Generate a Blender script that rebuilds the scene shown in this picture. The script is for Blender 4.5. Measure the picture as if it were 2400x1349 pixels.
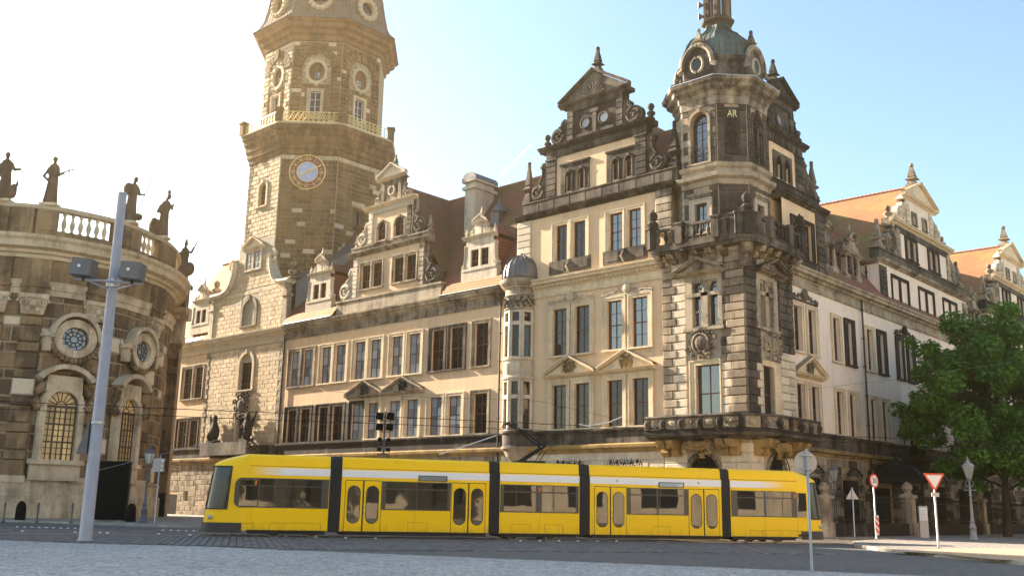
import bpy, bmesh, math, random
from mathutils import Vector, Matrix, noise
random.seed(11)
R=math.radians; PI=math.pi; sin=math.sin; cos=math.cos
for o in list(bpy.data.objects): bpy.data.objects.remove(o)
SC=bpy.context.scene; COL=SC.collection
# ------------------------------------------------------------------ camera, sky, sun, exposure
_a=R(47.4); FH=Vector((-cos(_a),sin(_a),0)); RH=Vector((sin(_a),cos(_a),0)); UP=Vector((0,0,1))
CAM=-65.*FH-.236*65.*RH; CAM.z=1.45
_p,_r=R(12.49),R(1.12)
_F=cos(_p)*FH+sin(_p)*UP; _U=-sin(_p)*FH+cos(_p)*UP
_cr=cos(_r)*RH+sin(_r)*_U; _cu=-sin(_r)*RH+cos(_r)*_U
cd=bpy.data.cameras.new('camera'); cam=bpy.data.objects.new('camera',cd); COL.objects.link(cam)
cam.matrix_world=Matrix(((_cr.x,_cu.x,-_F.x,CAM.x),(_cr.y,_cu.y,-_F.y,CAM.y),(_cr.z,_cu.z,-_F.z,CAM.z),(0,0,0,1)))
cd.sensor_width=36; cd.lens=34.95; cd.clip_start=.1; cd.clip_end=9000; SC.camera=cam
def fl(fwd,lat,z=0.):
    p=CAM+FH*fwd+RH*lat; return Vector((p.x,p.y,z))
SUN_EL=R(25); SUN_DIR=Vector((-.989,-.148,0)).normalized()*cos(SUN_EL)+UP*sin(SUN_EL)
w=bpy.data.worlds.new('World'); SC.world=w; w.use_nodes=True; nt=w.node_tree
sky=nt.nodes.new('ShaderNodeTexSky'); sky.sky_type='NISHITA'; sky.sun_disc=False
sky.sun_elevation=SUN_EL; sky.sun_rotation=math.atan2(SUN_DIR.x,SUN_DIR.y)
sky.air_density=1.0; sky.dust_density=1.1; sky.ozone_density=.4; sky.altitude=100
bg=nt.nodes['Background']; bg.inputs[1].default_value=.048; tint=nt.nodes.new('ShaderNodeMixRGB'); tint.blend_type='MULTIPLY'; tint.inputs[0].default_value=1; tint.inputs[2].default_value=(.88,1,.99,1); nt.links.new(sky.outputs[0],tint.inputs[1]); nt.links.new(tint.outputs[0],bg.inputs[0])
sd=bpy.data.lights.new('sun','SUN'); sd.energy=3.7; sd.angle=R(.53); sd.color=(1,.86,.68)
so=bpy.data.objects.new('sun',sd); COL.objects.link(so); so.rotation_euler=SUN_DIR.to_track_quat('Z','Y').to_euler(); so.location=(-80,-60,90)
SC.view_settings.view_transform='Standard'; SC.view_settings.look='None'; SC.view_settings.exposure=2.85; SC.view_settings.gamma=1
SC.view_settings.use_curve_mapping=False
SC.render.engine='CYCLES'; SC.cycles.max_bounces=6; SC.cycles.diffuse_bounces=3; SC.cycles.glossy_bounces=3
# ------------------------------------------------------------------ materials
class NT:
    def __init__(s,name):
        s.m=bpy.data.materials.new(name); s.m.use_nodes=True; s.t=s.m.node_tree; s.b=s.t.nodes['Principled BSDF']
    def n(s,t,props=None,**inp):
        k=s.t.nodes.new('ShaderNode'+t)
        for a,b in (props or {}).items(): setattr(k,a,b)
        for a,b in inp.items():
            i=k.inputs[int(a[1:])] if a[0]=='i' and a[1:].isdigit() else k.inputs[a]
            if hasattr(b,'is_output'): s.t.links.new(b,i)
            else: i.default_value=b
        return k
    def math(s,op,a,b=0.,c=False):
        return s.n('Math',{'operation':op,'use_clamp':c},i0=a,i1=b).outputs[0]
    def mix(s,f,a,b,mode='MIX'):
        k=s.n('MixRGB',{'blend_type':mode},i0=f,i1=a,i2=b); return k.outputs[0]
    def noise(s,vec,scale,detail=4,rough=.6):
        return s.n('TexNoise',None,Vector=vec,Scale=scale,Detail=detail,Roughness=rough).outputs[0]
    def ramp(s,f,a,b):
        k=s.n('MapRange',None,i0=f,i1=a,i2=b); k.clamp=True; return k.outputs[0]
    def set(s,**k):
        for a,b in k.items():
            i=s.b.inputs[a.replace('_',' ')]
            if hasattr(b,'is_output'): s.t.links.new(b,i)
            else: i.default_value=b
def c3(c): return (c[0],c[1],c[2],1)
def pos(N,sc=(1,1,1)):
    g=N.n('NewGeometry').outputs[0]
    if sc==(1,1,1): return g
    return N.n('VectorMath',{'operation':'MULTIPLY'},i0=g,i1=sc).outputs[0]
def rnd(N):
    r=N.n('ObjectInfo').outputs['Random']; v=N.n('Attribute',{'attribute_name':'var'}).outputs['Fac']
    return N.math('FRACT',N.math('ADD',r,v))
def stone(name,light,dark,soot=.5,var=.3,rough=.88,bump=.35,sc=1.,width=.22,patch=None):
    N=NT(name); p=pos(N); st=pos(N,(1.5,1.5,.22))
    a=N.noise(p,.5*sc,7,.68); b=N.noise(st,1.0*sc,5,.65); f=N.noise(p,7*sc,5,.7)
    k=N.math('ADD',N.math('MULTIPLY',a,.55),N.math('MULTIPLY',b,.45))
    r=rnd(N); k=N.math('ADD',k,N.math('MULTIPLY',N.math('SUBTRACT',r,.5),var*.5))
    t=.5+(.5-soot)*.42
    m=N.ramp(k,t-width*.5,t+width*.5)
    col=N.mix(m,c3(light),c3(dark))
    if patch:
        hi=N.ramp(r,1-patch[1]-.002,1-patch[1]); col=N.mix(hi,col,c3(patch[0]))
    g=N.ramp(f,.25,.8); col=N.mix(.45,col,N.mix(g,(.45,.43,.4,1),(1.25,1.22,1.2,1)),'MULTIPLY')
    vv=N.math('ADD',N.math('MULTIPLY',N.math('SUBTRACT',r,.5),var*1.4),1.)
    col=N.mix(1.,col,N.n('CombineColor',None,i0=vv,i1=vv,i2=vv).outputs[0],'MULTIPLY')
    bp=N.n('Bump',None,Strength=bump,Distance=.05,Height=f)
    N.set(Base_Color=col,Roughness=rough,Normal=bp.outputs[0]); N.b.inputs['Specular IOR Level'].default_value=.25
    return N.m
def plaster(name,c,c2,amt=.5):
    N=NT(name); p=pos(N); st=pos(N,(1.3,1.3,.16))
    a=N.noise(p,.25,6,.65); b=N.noise(st,1.1,5,.7); f=N.noise(p,14,4,.7)
    k=N.ramp(N.math('ADD',N.math('MULTIPLY',a,.45),N.math('MULTIPLY',b,.55)),.42,.72)
    col=N.mix(N.math('MULTIPLY',k,amt),c3(c),c3(c2))
    col=N.mix(.16,col,N.mix(N.ramp(f,.3,.7),(.55,.5,.48,1),(1.2,1.2,1.2,1)),'MULTIPLY')
    N.set(Base_Color=col,Roughness=.92,Normal=N.n('Bump',None,Strength=.18,Distance=.03,Height=f).outputs[0]); N.b.inputs['Specular IOR Level'].default_value=.2
    return N.m
def plain(name,c,rough=.6,metal=0.,var=.15,bump=.0,sc=3.,spec=.5,coat=0.):
    N=NT(name); p=pos(N); f=N.noise(p,sc,5,.6)
    col=N.mix(1.,c3(c),N.mix(N.ramp(f,.25,.75),(1-var,1-var,1-var,1),(1+var,1+var,1+var,1)),'MULTIPLY')
    N.set(Base_Color=col,Roughness=N.math('ADD',rough-.06,N.math('MULTIPLY',f,.12)),Metallic=metal)
    N.b.inputs['Specular IOR Level'].default_value=spec; N.b.inputs['Coat Weight'].default_value=coat
    if bump: N.set(Normal=N.n('Bump',None,Strength=bump,Distance=.02,Height=f).outputs[0])
    return N.m
def tiles(name,c,c2,moss=None,mo=.3):
    N=NT(name); p=pos(N); a=N.noise(p,.5,6,.65); f=N.noise(pos(N,(4,4,6)),1.3,3,.6)
    col=N.mix(N.ramp(N.math('ADD',N.math('MULTIPLY',a,.6),N.math('MULTIPLY',f,.4)),.32,.68),c3(c),c3(c2))
    if moss: col=N.mix(N.math('MULTIPLY',N.ramp(N.noise(p,.33,5,.6),.5,.62),mo),col,c3(moss))
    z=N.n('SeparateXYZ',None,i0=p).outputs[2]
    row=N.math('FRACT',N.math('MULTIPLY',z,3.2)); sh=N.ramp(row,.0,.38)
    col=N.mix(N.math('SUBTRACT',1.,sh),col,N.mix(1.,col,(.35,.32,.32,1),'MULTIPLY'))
    N.set(Base_Color=col,Roughness=.82,Normal=N.n('Bump',None,Strength=.6,Distance=.06,Height=row).outputs[0]); N.b.inputs['Specular IOR Level'].default_value=.25
    return N.m
def glassm(name,c,ior=1.7,rough=.03,wav=.012,spec=.5):
    N=NT(name); p=pos(N)
    f=N.noise(p,.9,2,.5); r=rnd(N)
    v=N.math('ADD',.5,r)
    col=N.mix(1.,c3(c),N.n('CombineColor',None,i0=v,i1=v,i2=v).outputs[0],'MULTIPLY')
    N.set(Base_Color=col,Roughness=rough,IOR=ior,Normal=N.n('Bump',None,Strength=.35,Distance=wav,Height=f).outputs[0])
    N.b.inputs['Specular IOR Level'].default_value=spec
    return N.m
MT={}
MT['plaster']=plaster('plaster_warm',(.73,.515,.325),(.47,.335,.225),.85)
MT['plasterB']=plaster('plaster_pink',(.84,.69,.57),(.56,.45,.36),.85)
MT['pale']=stone('stone_pale',(.62,.53,.41),(.27,.22,.16),.30)
MT['cream']=stone('stone_cream',(.70,.56,.38),(.40,.31,.21),.28,.15)
MT['mid']=stone('stone_weathered',(.50,.41,.30),(.075,.058,.045),.52)
MT['dark']=stone('stone_sooty',(.21,.172,.136),(.026,.021,.018),.64)
MT['black']=stone('stone_black',(.07,.058,.048),(.018,.015,.013),.6)
MT['ochre']=stone('stone_ochre',(.42,.27,.10),(.12,.085,.05),.45)
MT['quoin']=stone('stone_quoin',(.50,.40,.29),(.13,.10,.075),.5,.5)
MT['quoinpale']=stone('stone_quoin_pale',(.66,.56,.43),(.42,.34,.25),.3,.3)
MT['qdark']=stone('stone_quoin_dark',(.15,.12,.095),(.036,.029,.024),.55,.5)
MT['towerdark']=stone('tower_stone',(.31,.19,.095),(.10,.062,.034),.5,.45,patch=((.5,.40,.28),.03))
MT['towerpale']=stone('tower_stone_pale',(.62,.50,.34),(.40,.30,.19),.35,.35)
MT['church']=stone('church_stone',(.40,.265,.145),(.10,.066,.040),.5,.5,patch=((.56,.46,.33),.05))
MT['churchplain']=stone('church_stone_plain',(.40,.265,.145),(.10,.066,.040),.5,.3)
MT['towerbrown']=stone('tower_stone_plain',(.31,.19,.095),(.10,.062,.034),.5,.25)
MT['churchpale']=stone('church_trim',(.68,.55,.38),(.26,.19,.12),.34,.3)
MT['mortar']=plain('mortar',(.36,.31,.24),.95,var=.3)
MT['mortard']=plain('mortar_dark',(.34,.25,.16),.95,var=.3)
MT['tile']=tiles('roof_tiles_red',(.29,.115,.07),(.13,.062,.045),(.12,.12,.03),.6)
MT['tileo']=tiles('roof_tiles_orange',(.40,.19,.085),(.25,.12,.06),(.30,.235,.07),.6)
MT['ridge']=plain('ridge_tile',(.33,.15,.10),.85,var=.3)
MT['lantern']=stone('lantern_copper',(.12,.085,.06),(.05,.038,.03),.5)
MT['lead']=plain('lead_sheet',(.13,.125,.13),.5,.35,.25)
MT['coppery']=stone('copper_brown',(.26,.185,.125),(.15,.105,.075),.45,.25,.55,.1)
MT['verdi']=stone('copper_green',(.075,.065,.055),(.13,.22,.20),.32,.12,.5,.1,.8,.3)
MT['timber']=plain('window_timber',(.10,.042,.028),.5,var=.25)
MT['timberd']=plain('window_timber_dark',(.07,.042,.03),.55,var=.2)
MT['whitep']=plain('white_paint',(.75,.74,.72),.45,var=.08)
MT['glass']=glassm('window_glass',(.010,.012,.016),1.5)
MT['curtain']=glassm('window_glass_curtain',(.30,.34,.36),1.5)
MT['skyglass']=glassm('window_glass_bright',(.012,.016,.022),2.3)
MT['tramglass']=glassm('tram_glass',(.03,.026,.022),1.62,.015,.004)
MT['lampglass']=glassm('lamp_glass',(.45,.45,.40),1.5)
MT['gold']=plain('gilding',(.82,.60,.24),.45,.6,.1)
MT['iron']=plain('wrought_iron',(.014,.013,.013),.55,.4,.3)
MT['galv']=plain('galvanised_steel',(.42,.44,.47),.42,.6,.15)
MT['mast']=plain('painted_mast',(.36,.35,.37),.45,.2,.12)
MT['lampgrey']=plain('lamp_post_paint',(.105,.11,.12),.5,.2,.2)
MT['lampR']=plain('lamp_post_pale',(.27,.25,.25),.5,.2,.2)
MT['blackp']=plain('black_paint',(.008,.007,.006),.85,.0,.2,spec=.1)
MT['rubber']=plain('rubber',(.012,.012,.013),.6,0,.2)
MT['yellow']=plain('tram_yellow',(.97,.60,.002),.32,0,.03,sc=1.2,spec=.25,coat=.06)
def grime(m,z0,z1):
    N=NT.__new__(NT); N.m=m; N.t=m.node_tree; N.b=N.t.nodes['Principled BSDF']; g=pos(N); z=N.n('SeparateXYZ',None,i0=g).outputs[2]
    f=N.math('MULTIPLY',N.math('SUBTRACT',1.,N.ramp(z,z0,z1)),N.ramp(N.noise(pos(N,(2,2,.6)),3.,5,.7),.35,.75))
    l=N.b.inputs['Base Color'].links[0].from_socket; N.set(Base_Color=N.mix(N.math('MULTIPLY',f,.5),l,(.16,.11,.05,1)))
grime(MT['yellow'],.25,.75)
MT['yellowd']=plain('tram_roof_yellow',(.95,.60,.01),.36,0,.05,sc=1.2,spec=.3)
MT['yline']=plain('tram_panel_gap',(.16,.09,.01),.6)
MT['trim']=plain('tram_window_trim',(.055,.052,.045),.4,0,.2)
MT['bumper']=plain('tram_bumper',(.035,.033,.035),.5,0,.15)
MT['steel']=plain('wheel_steel',(.30,.28,.27),.4,.8,.2)
MT['red']=plain('sign_red',(.62,.06,.03),.4,0,.06)
MT['orange']=plain('marker_orange',(.8,.16,.02),.4,0,.05)
MT['signwhite']=plain('sign_white',(.72,.71,.69),.45,0,.04)
MT['signback']=plain('sign_back',(.40,.37,.36),.45,.3,.08)
MT['bluepost']=plain('post_blue_grey',(.24,.31,.38),.4,.4,.15)
MT['bark']=stone('bark',(.09,.065,.045),(.03,.022,.016),.5,.2)
MT['sand']=plain('sand',(.40,.29,.18),.95,0,.35,.5,6.)
MT['kerb']=stone('kerb_granite',(.42,.37,.31),(.25,.22,.19),.35,.3)
MT['setts']=stone('road_sett',(.20,.20,.21),(.085,.085,.09),.42,.8,.6,.3,2.)
MT['rail']=plain('rail_steel',(.30,.29,.28),.3,.9,.2)
def leafm(name,c,c2):
    N=NT(name); r=N.n('Attribute',{'attribute_name':'var'}).outputs['Fac']; f=N.noise(pos(N),.5,3,.6)
    col=N.mix(N.math('ADD',N.math('MULTIPLY',r,.6),N.math('MULTIPLY',f,.4)),c3(c),c3(c2))
    N.set(Base_Color=col,Roughness=.55); N.b.inputs['Specular IOR Level'].default_value=.25
    t=N.n('BsdfTranslucent',None,i0=N.mix(1.,col,(1.2,1.5,.5,1),'MULTIPLY')); mx=N.n('MixShader',None,i0=.35,i1=N.b.outputs[0],i2=t.outputs[0])
    N.t.links.new(mx.outputs[0],N.t.nodes['Material Output'].inputs[0]); return N.m
MT['leaf']=leafm('tree_leaf',(.03,.09,.014),(.15,.28,.045))
def paving(name,c,c2,sc,bump):
    N=NT(name); p=pos(N); v=N.n('TexVoronoi',{'feature':'DISTANCE_TO_EDGE'},Vector=p,Scale=sc).outputs['Distance']
    vc=N.n('TexVoronoi',None,Vector=p,Scale=sc).outputs['Color']; g=N.n('SeparateColor',None,i0=vc).outputs[0]
    a=N.noise(p,.12,5,.6); b=N.noise(p,1.6,5,.65)
    col=N.mix(N.ramp(N.math('ADD',N.math('MULTIPLY',a,.5),N.math('MULTIPLY',b,.5)),.35,.65),c3(c),c3(c2))
    col=N.mix(.55,col,N.mix(g,(.55,.55,.56,1),(1.4,1.4,1.38,1)),'MULTIPLY')
    e=N.ramp(v,.0,.10); col=N.mix(e,N.mix(1.,col,(.35,.34,.34,1),'MULTIPLY'),col)
    N.set(Base_Color=col,Roughness=.75,Normal=N.n('Bump',None,Strength=bump,Distance=.03,Height=e).outputs[0]); return N.m
MT['mosaic']=paving('granite_mosaic',(.49,.50,.505),(.35,.36,.37),6.,.8)
MT['pavement']=paving('pavement_slabs',(.33,.29,.25),(.24,.21,.185),5.,.3)
MT['roadbase']=plain('road_joint',(.045,.044,.044),.9,0,.3)
MT['asphalt']=paving('far_setts',(.14,.137,.135),(.10,.098,.097),6.,.3)
# ------------------------------------------------------------------ mesh helpers
class Fr:
    def __init__(s,O,U,N): s.O=Vector(O); s.U=Vector(U); s.N=Vector(N)
    def p(s,u,d,z): return s.O+s.U*u+s.N*d+UP*z
    def sh(s,u=0,d=0,z=0): return Fr(s.p(u,d,z),s.U,s.N)
W=Fr((0,0,0),(1,0,0),(0,1,0)); FA=Fr((0,0,0),(1,0,0),(0,-1,0)); FB=Fr((0,0,0),(0,1,0),(1,0,0))
class MB:
    def __init__(s,fr=W): s.f=fr; s.v=[]; s.q=[]; s.var=None
    def V(s,u,d,z): s.v.append(s.f.p(u,d,z)); return len(s.v)-1
    def face(s,*i): s.q.append(tuple(i))
    def quadp(s,*pts): s.q.append(tuple(s.V(*p) for p in pts))
    def box(s,u0,u1,d0,d1,z0,z1):
        i=[s.V(u,d,z) for z in (z0,z1) for d in (d0,d1) for u in (u0,u1)]
        for f in ((0,1,3,2),(4,6,7,5),(0,4,5,1),(2,3,7,6),(0,2,6,4),(1,5,7,3)): s.q.append(tuple(i[k] for k in f))
        return s
    def ext(s,pts,d0,d1):           # polygon in (u,z) extruded in depth
        n=len(pts); a=[s.V(u,d0,z) for u,z in pts]; b=[s.V(u,d1,z) for u,z in pts]
        s.q.append(tuple(a)); s.q.append(tuple(reversed(b)))
        for i in range(n): j=(i+1)%n; s.q.append((a[i],b[i],b[j],a[j]))
        return s
    def slab(s,pts,z0,z1):          # polygon in (u,d) extruded up
        n=len(pts); a=[s.V(u,d,z0) for u,d in pts]; b=[s.V(u,d,z1) for u,d in pts]
        s.q.append(tuple(a)); s.q.append(tuple(reversed(b)))
        for i in range(n): j=(i+1)%n; s.q.append((a[i],b[i],b[j],a[j]))
        return s
    def prof(s,pr,u0,u1):           # profile in (d,z) run along u
        n=len(pr); a=[s.V(u0,d,z) for d,z in pr]; b=[s.V(u1,d,z) for d,z in pr]
        s.q.append(tuple(a)); s.q.append(tuple(reversed(b)))
        for i in range(n): j=(i+1)%n; s.q.append((a[i],b[i],b[j],a[j]))
        return s
    def lathe(s,u,d,pr,seg=12,a0=0.,a1=2*PI,rot=0.,sd=1.):
        full=abs(a1-a0-2*PI)<1e-6; m=seg if full else seg+1
        rings=[]
        for r,z in pr:
            rings.append([s.V(u+r*cos(a0+(a1-a0)*k/seg+rot),d+sd*r*sin(a0+(a1-a0)*k/seg+rot),z) for k in range(m)])
        for a,b in zip(rings,rings[1:]):
            for k in range(seg):
                j=(k+1)%m; s.q.append((a[k],a[j],b[j],b[k]))
        if full:
            s.q.append(tuple(reversed(rings[0]))); s.q.append(tuple(rings[-1]))
        return s
    def ball(s,u,d,z,r,seg=8,rz=None,n=5,rd=None):
        rz=rz or r; rd=rd or r
        return s.lathe(u,d,[(max(r*sin(PI*k/n),.004),z-rz*cos(PI*k/n)) for k in range(n+1)],seg,sd=rd/r)
    def tube(s,pts,r,seg=6,caps=True):
        P=[s.f.p(*p) for p in pts]; rs=r if isinstance(r,(list,tuple)) else [r]*len(P); rings=[]; ref=None
        for i,p in enumerate(P):
            t=(P[min(i+1,len(P)-1)]-P[max(i-1,0)])
            if t.length<1e-9: t=Vector((0,0,1))
            t.normalize()
            if ref is None: ref=Vector((0,0,1)) if abs(t.z)<.9 else Vector((1,0,0))
            x=t.cross(ref)
            if x.length<1e-6: x=t.cross(Vector((.3,.9,.2)))
            x.normalize(); y=t.cross(x); ref=-y if False else ref
            ring=[]
            for k in range(seg):
                a=2*PI*k/seg; s.v.append(p+(x*cos(a)+y*sin(a))*rs[i]); ring.append(len(s.v)-1)
            rings.append(ring)
        for a,b in zip(rings,rings[1:]):
            for k in range(seg): j=(k+1)%seg; s.q.append((a[k],a[j],b[j],b[k]))
        if caps: s.q.append(tuple(reversed(rings[0]))); s.q.append(tuple(rings[-1]))
        return s
    def sweep(s,path,pr,closed=False):   # path in (u,d), profile (out,z); out = right-hand side of travel
        n=len(path); rings=[]
        for i in range(n):
            p=Vector(path[i]).to_2d()
            a=Vector(path[i-1]).to_2d() if (closed or i>0) else None; b=Vector(path[(i+1)%n]).to_2d() if (closed or i<n-1) else None
            t1=(p-a).normalized() if a is not None else None; t2=(b-p).normalized() if b is not None else None
            if t1 is None: t1=t2
            if t2 is None: t2=t1
            n1=Vector((t1.y,-t1.x)); n2=Vector((t2.y,-t2.x)); m=n1+n2; m=m/(max(m.dot(n1),.25))
            rings.append([s.V(p.x+m.x*o,p.y+m.y*o,z) for o,z in pr])
        k=len(pr)
        for i in range(n if closed else n-1):
            a=rings[i]; b=rings[(i+1)%n]
            for j in range(k): l=(j+1)%k; s.q.append((a[j],b[j],b[l],a[l]))
        if not closed: s.q.append(tuple(rings[0])); s.q.append(tuple(reversed(rings[-1])))
        return s
    def mesh(s,name,mat,smooth=False,recalc=True):
        me=bpy.data.meshes.new(name); me.from_pydata([tuple(v) for v in s.v],[],s.q)
        for m in (mat if isinstance(mat,list) else [mat]): me.materials.append(MT[m] if isinstance(m,str) else m)
        if recalc and len(s.q)<60000:
            b=bmesh.new(); b.from_mesh(me); bmesh.ops.recalc_face_normals(b,faces=b.faces); b.to_mesh(me); b.free()
        if smooth: me.polygons.foreach_set('use_smooth',[True]*len(me.polygons))
        if s.var is not None:
            at=me.attributes.new('var','FLOAT','FACE'); at.data.foreach_set('value',s.var)
        return me
    def build(s,name,mat,parent=None,smooth=False,local=False,**kw):
        return link(name,s.mesh(name,mat,smooth),parent,local,**kw)
def link(name,me,parent=None,local=False,mw=None,kind=None,label=None,cat=None,group=None):
    o=bpy.data.objects.new(name,me); COL.objects.link(o)
    if mw is not None: o.matrix_basis=mw
    if parent is not None:
        o.parent=parent
        if not local and parent.parent is None and parent.type=='EMPTY': o.matrix_parent_inverse=Matrix.Translation(-parent.location)
    if kind: o['kind']=kind
    if label: o['label']=label
    if cat: o['category']=cat
    if group: o['group']=group
    return o
def thing(name,label,cat,loc=(0,0,0),rz=0.,group=None):
    o=bpy.data.objects.new(name,None); COL.objects.link(o); o.location=loc; o.rotation_euler=(0,0,rz); o.empty_display_size=.3
    o['label']=label; o['category']=cat
    if group: o['group']=group
    return o
def copytree(o,parent=None):
    c=o.copy(); COL.objects.link(c)
    if parent is not None: c.parent=parent; c.matrix_parent_inverse=o.matrix_parent_inverse.copy()
    for k in o.children: copytree(k,c)
    return c
_unit={}
def unitblock(mat):
    if mat not in _unit:
        e=.05; m=MB()
        a=[m.V(x,y,z) for x,y,z in ((-.5,0,-.5),(.5,0,-.5),(.5,0,.5),(-.5,0,.5))]
        b=[m.V(x,y,z) for x,y,z in ((-.5,.65,-.5),(.5,.65,-.5),(.5,.65,.5),(-.5,.65,.5))]
        c=[m.V(x,y,z) for x,y,z in ((-.5+e,1,-.5+e*1.6),(.5-e,1,-.5+e*1.6),(.5-e,1,.5-e*1.6),(-.5+e,1,.5-e*1.6))]
        for i in range(4): j=(i+1)%4; m.face(a[i],a[j],b[j],b[i]); m.face(b[i],b[j],c[j],c[i])
        m.face(*c); _unit[mat]=m.mesh('block',mat)
    return _unit[mat]
def frmat(fr,u,d,z,su,sd,sz):
    o=fr.p(u,d,z); U=fr.U*su; N=fr.N*sd
    return Matrix(((U.x,N.x,0,o.x),(U.y,N.y,0,o.y),(0,0,sz,o.z),(0,0,0,1)))
class Blocks:
    def __init__(s,parent,name,limit=300): s.p=parent; s.n=name; s.l=limit; s.b=[]
    def add(s,fr,u0,u1,z0,z1,d0,d1,mat): s.b.append((fr,u0,u1,z0,z1,d0,d1,mat))
    def fill(s,fr,u0,u1,z0,z1,ch,bw,mat,holes=(),d0=0.,d=.03,gap=.025,jit=.25,off=0.,matf=None):
        n=max(1,round((z1-z0)/ch)); h=(z1-z0)/n
        for k in range(n):
            a=z0+k*h; b=a+h; iv=[(u0,u1)]
            for (x0,x1,y0,y1) in holes:
                if y0<b-.02 and y1>a+.02:
                    ni=[]
                    for p,q in iv:
                        if x1<=p or x0>=q: ni.append((p,q)); continue
                        if x0>p+.08: ni.append((p,x0))
                        if x1<q-.08: ni.append((x1,q))
                    iv=ni
            for p,q in iv:
                m=max(1,round((q-p)/bw)); cuts=[p+(q-p)*(i+((k+off)%2)*.5)/m for i in range(m+1)]
                cuts=[c+random.uniform(-jit,jit)*bw*.5 for c in cuts]; cuts=[c for c in cuts if p+.2*bw<c<q-.2*bw]
                cuts=[p]+cuts+[q]
                for x,y in zip(cuts,cuts[1:]):
                    mm=matf(x,y,a,b) if matf else mat
                    s.add(fr,x+gap*.5,y-gap*.5,a+gap*.5,b-gap*.5,d0,d0+d*random.uniform(.75,1.25),mm)
    def done(s):
        def size(b):
            p=b[0].p((b[1]+b[2])/2,0,(b[3]+b[4])/2); return (b[2]-b[1])*(b[4]-b[3])/max((p-CAM).length_squared,1)
        s.b.sort(key=size,reverse=True); rest={}
        for i,(fr,u0,u1,z0,z1,d0,d1,mat) in enumerate(s.b):
            if i<s.l: link(s.n,unitblock(mat),s.p,mw=frmat(fr,(u0+u1)/2,d0,(z0+z1)/2,u1-u0,d1-d0,z1-z0))
            else:
                if mat not in rest: rest[mat]=MB(); rest[mat].var=[]
                m=rest[mat]; m.f=fr; c=min(.05*(u1-u0),.05*(z1-z0)*1.6)
                a=[m.V(*q) for q in ((u0,d0,z0),(u1,d0,z0),(u1,d0,z1),(u0,d0,z1))]
                b=[m.V(*q) for q in ((u0+c,d1,z0+c),(u1-c,d1,z0+c),(u1-c,d1,z1-c),(u0+c,d1,z1-c))]
                for k in range(4): j=(k+1)%4; m.face(a[k],a[j],b[j],b[k])
                m.face(*b); m.var+= [random.random()]*5
        for mat,m in rest.items(): m.build(s.n+'_mass',mat,s.p,kind='stuff')
# ------------------------------------------------------------------ architecture helpers
def wall(parent,fr,u0,u1,z0,z1,holes,mat,name='wall',dep=.4,d=0.):
    m=MB(fr); us=sorted(set([u0,u1]+[min(max(x,u0),u1) for h in holes for x in h[:2]])); zs=sorted(set([z0,z1]+[min(max(x,z0),z1) for h in holes for x in h[2:4]]))
    for a,b in zip(us,us[1:]):
        for c,e in zip(zs,zs[1:]):
            x,y=(a+b)/2,(c+e)/2
            if any(h[0]<x<h[1] and h[2]<y<h[3] for h in holes): continue
            m.quadp((a,d,c),(b,d,c),(b,d,e),(a,d,e))
    for h in holes:
        a,b,c,e=h[:4]
        if a<u0-.01 or b>u1+.01 or c<z0-.01 or e>z1+.01: continue
        m.quadp((a,d,c),(a,d-dep,c),(a,d-dep,e),(a,d,e)); m.quadp((b,d,c),(b,d-dep,c),(b,d-dep,e),(b,d,e))
        m.quadp((a,d,c),(b,d,c),(b,d-dep,c),(a,d-dep,c)); m.quadp((a,d,e),(b,d,e),(b,d-dep,e),(a,d-dep,e))
    return m.build(name,mat,parent)
_pane={}
def panemesh(mat):
    if mat not in _pane: _pane[mat]=MB().box(-.5,.5,-.5,.5,-.5,.5).mesh('pane',mat)
    return _pane[mat]
def pane(win,fr,u0,u1,z0,z1,d,mat='glass',til=.007):
    mw=frmat(fr,(u0+u1)/2,d,(z0+z1)/2,u1-u0,.02,z1-z0)
    rt=Matrix.Rotation(random.uniform(-til,til),4,'Z')@Matrix.Rotation(random.uniform(-til,til),4,'X')
    o=mw.to_translation(); mw=Matrix.Translation(o)@rt@Matrix.Translation(-o)@mw
    link('pane',panemesh(mat),win,mw=mw)
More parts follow.
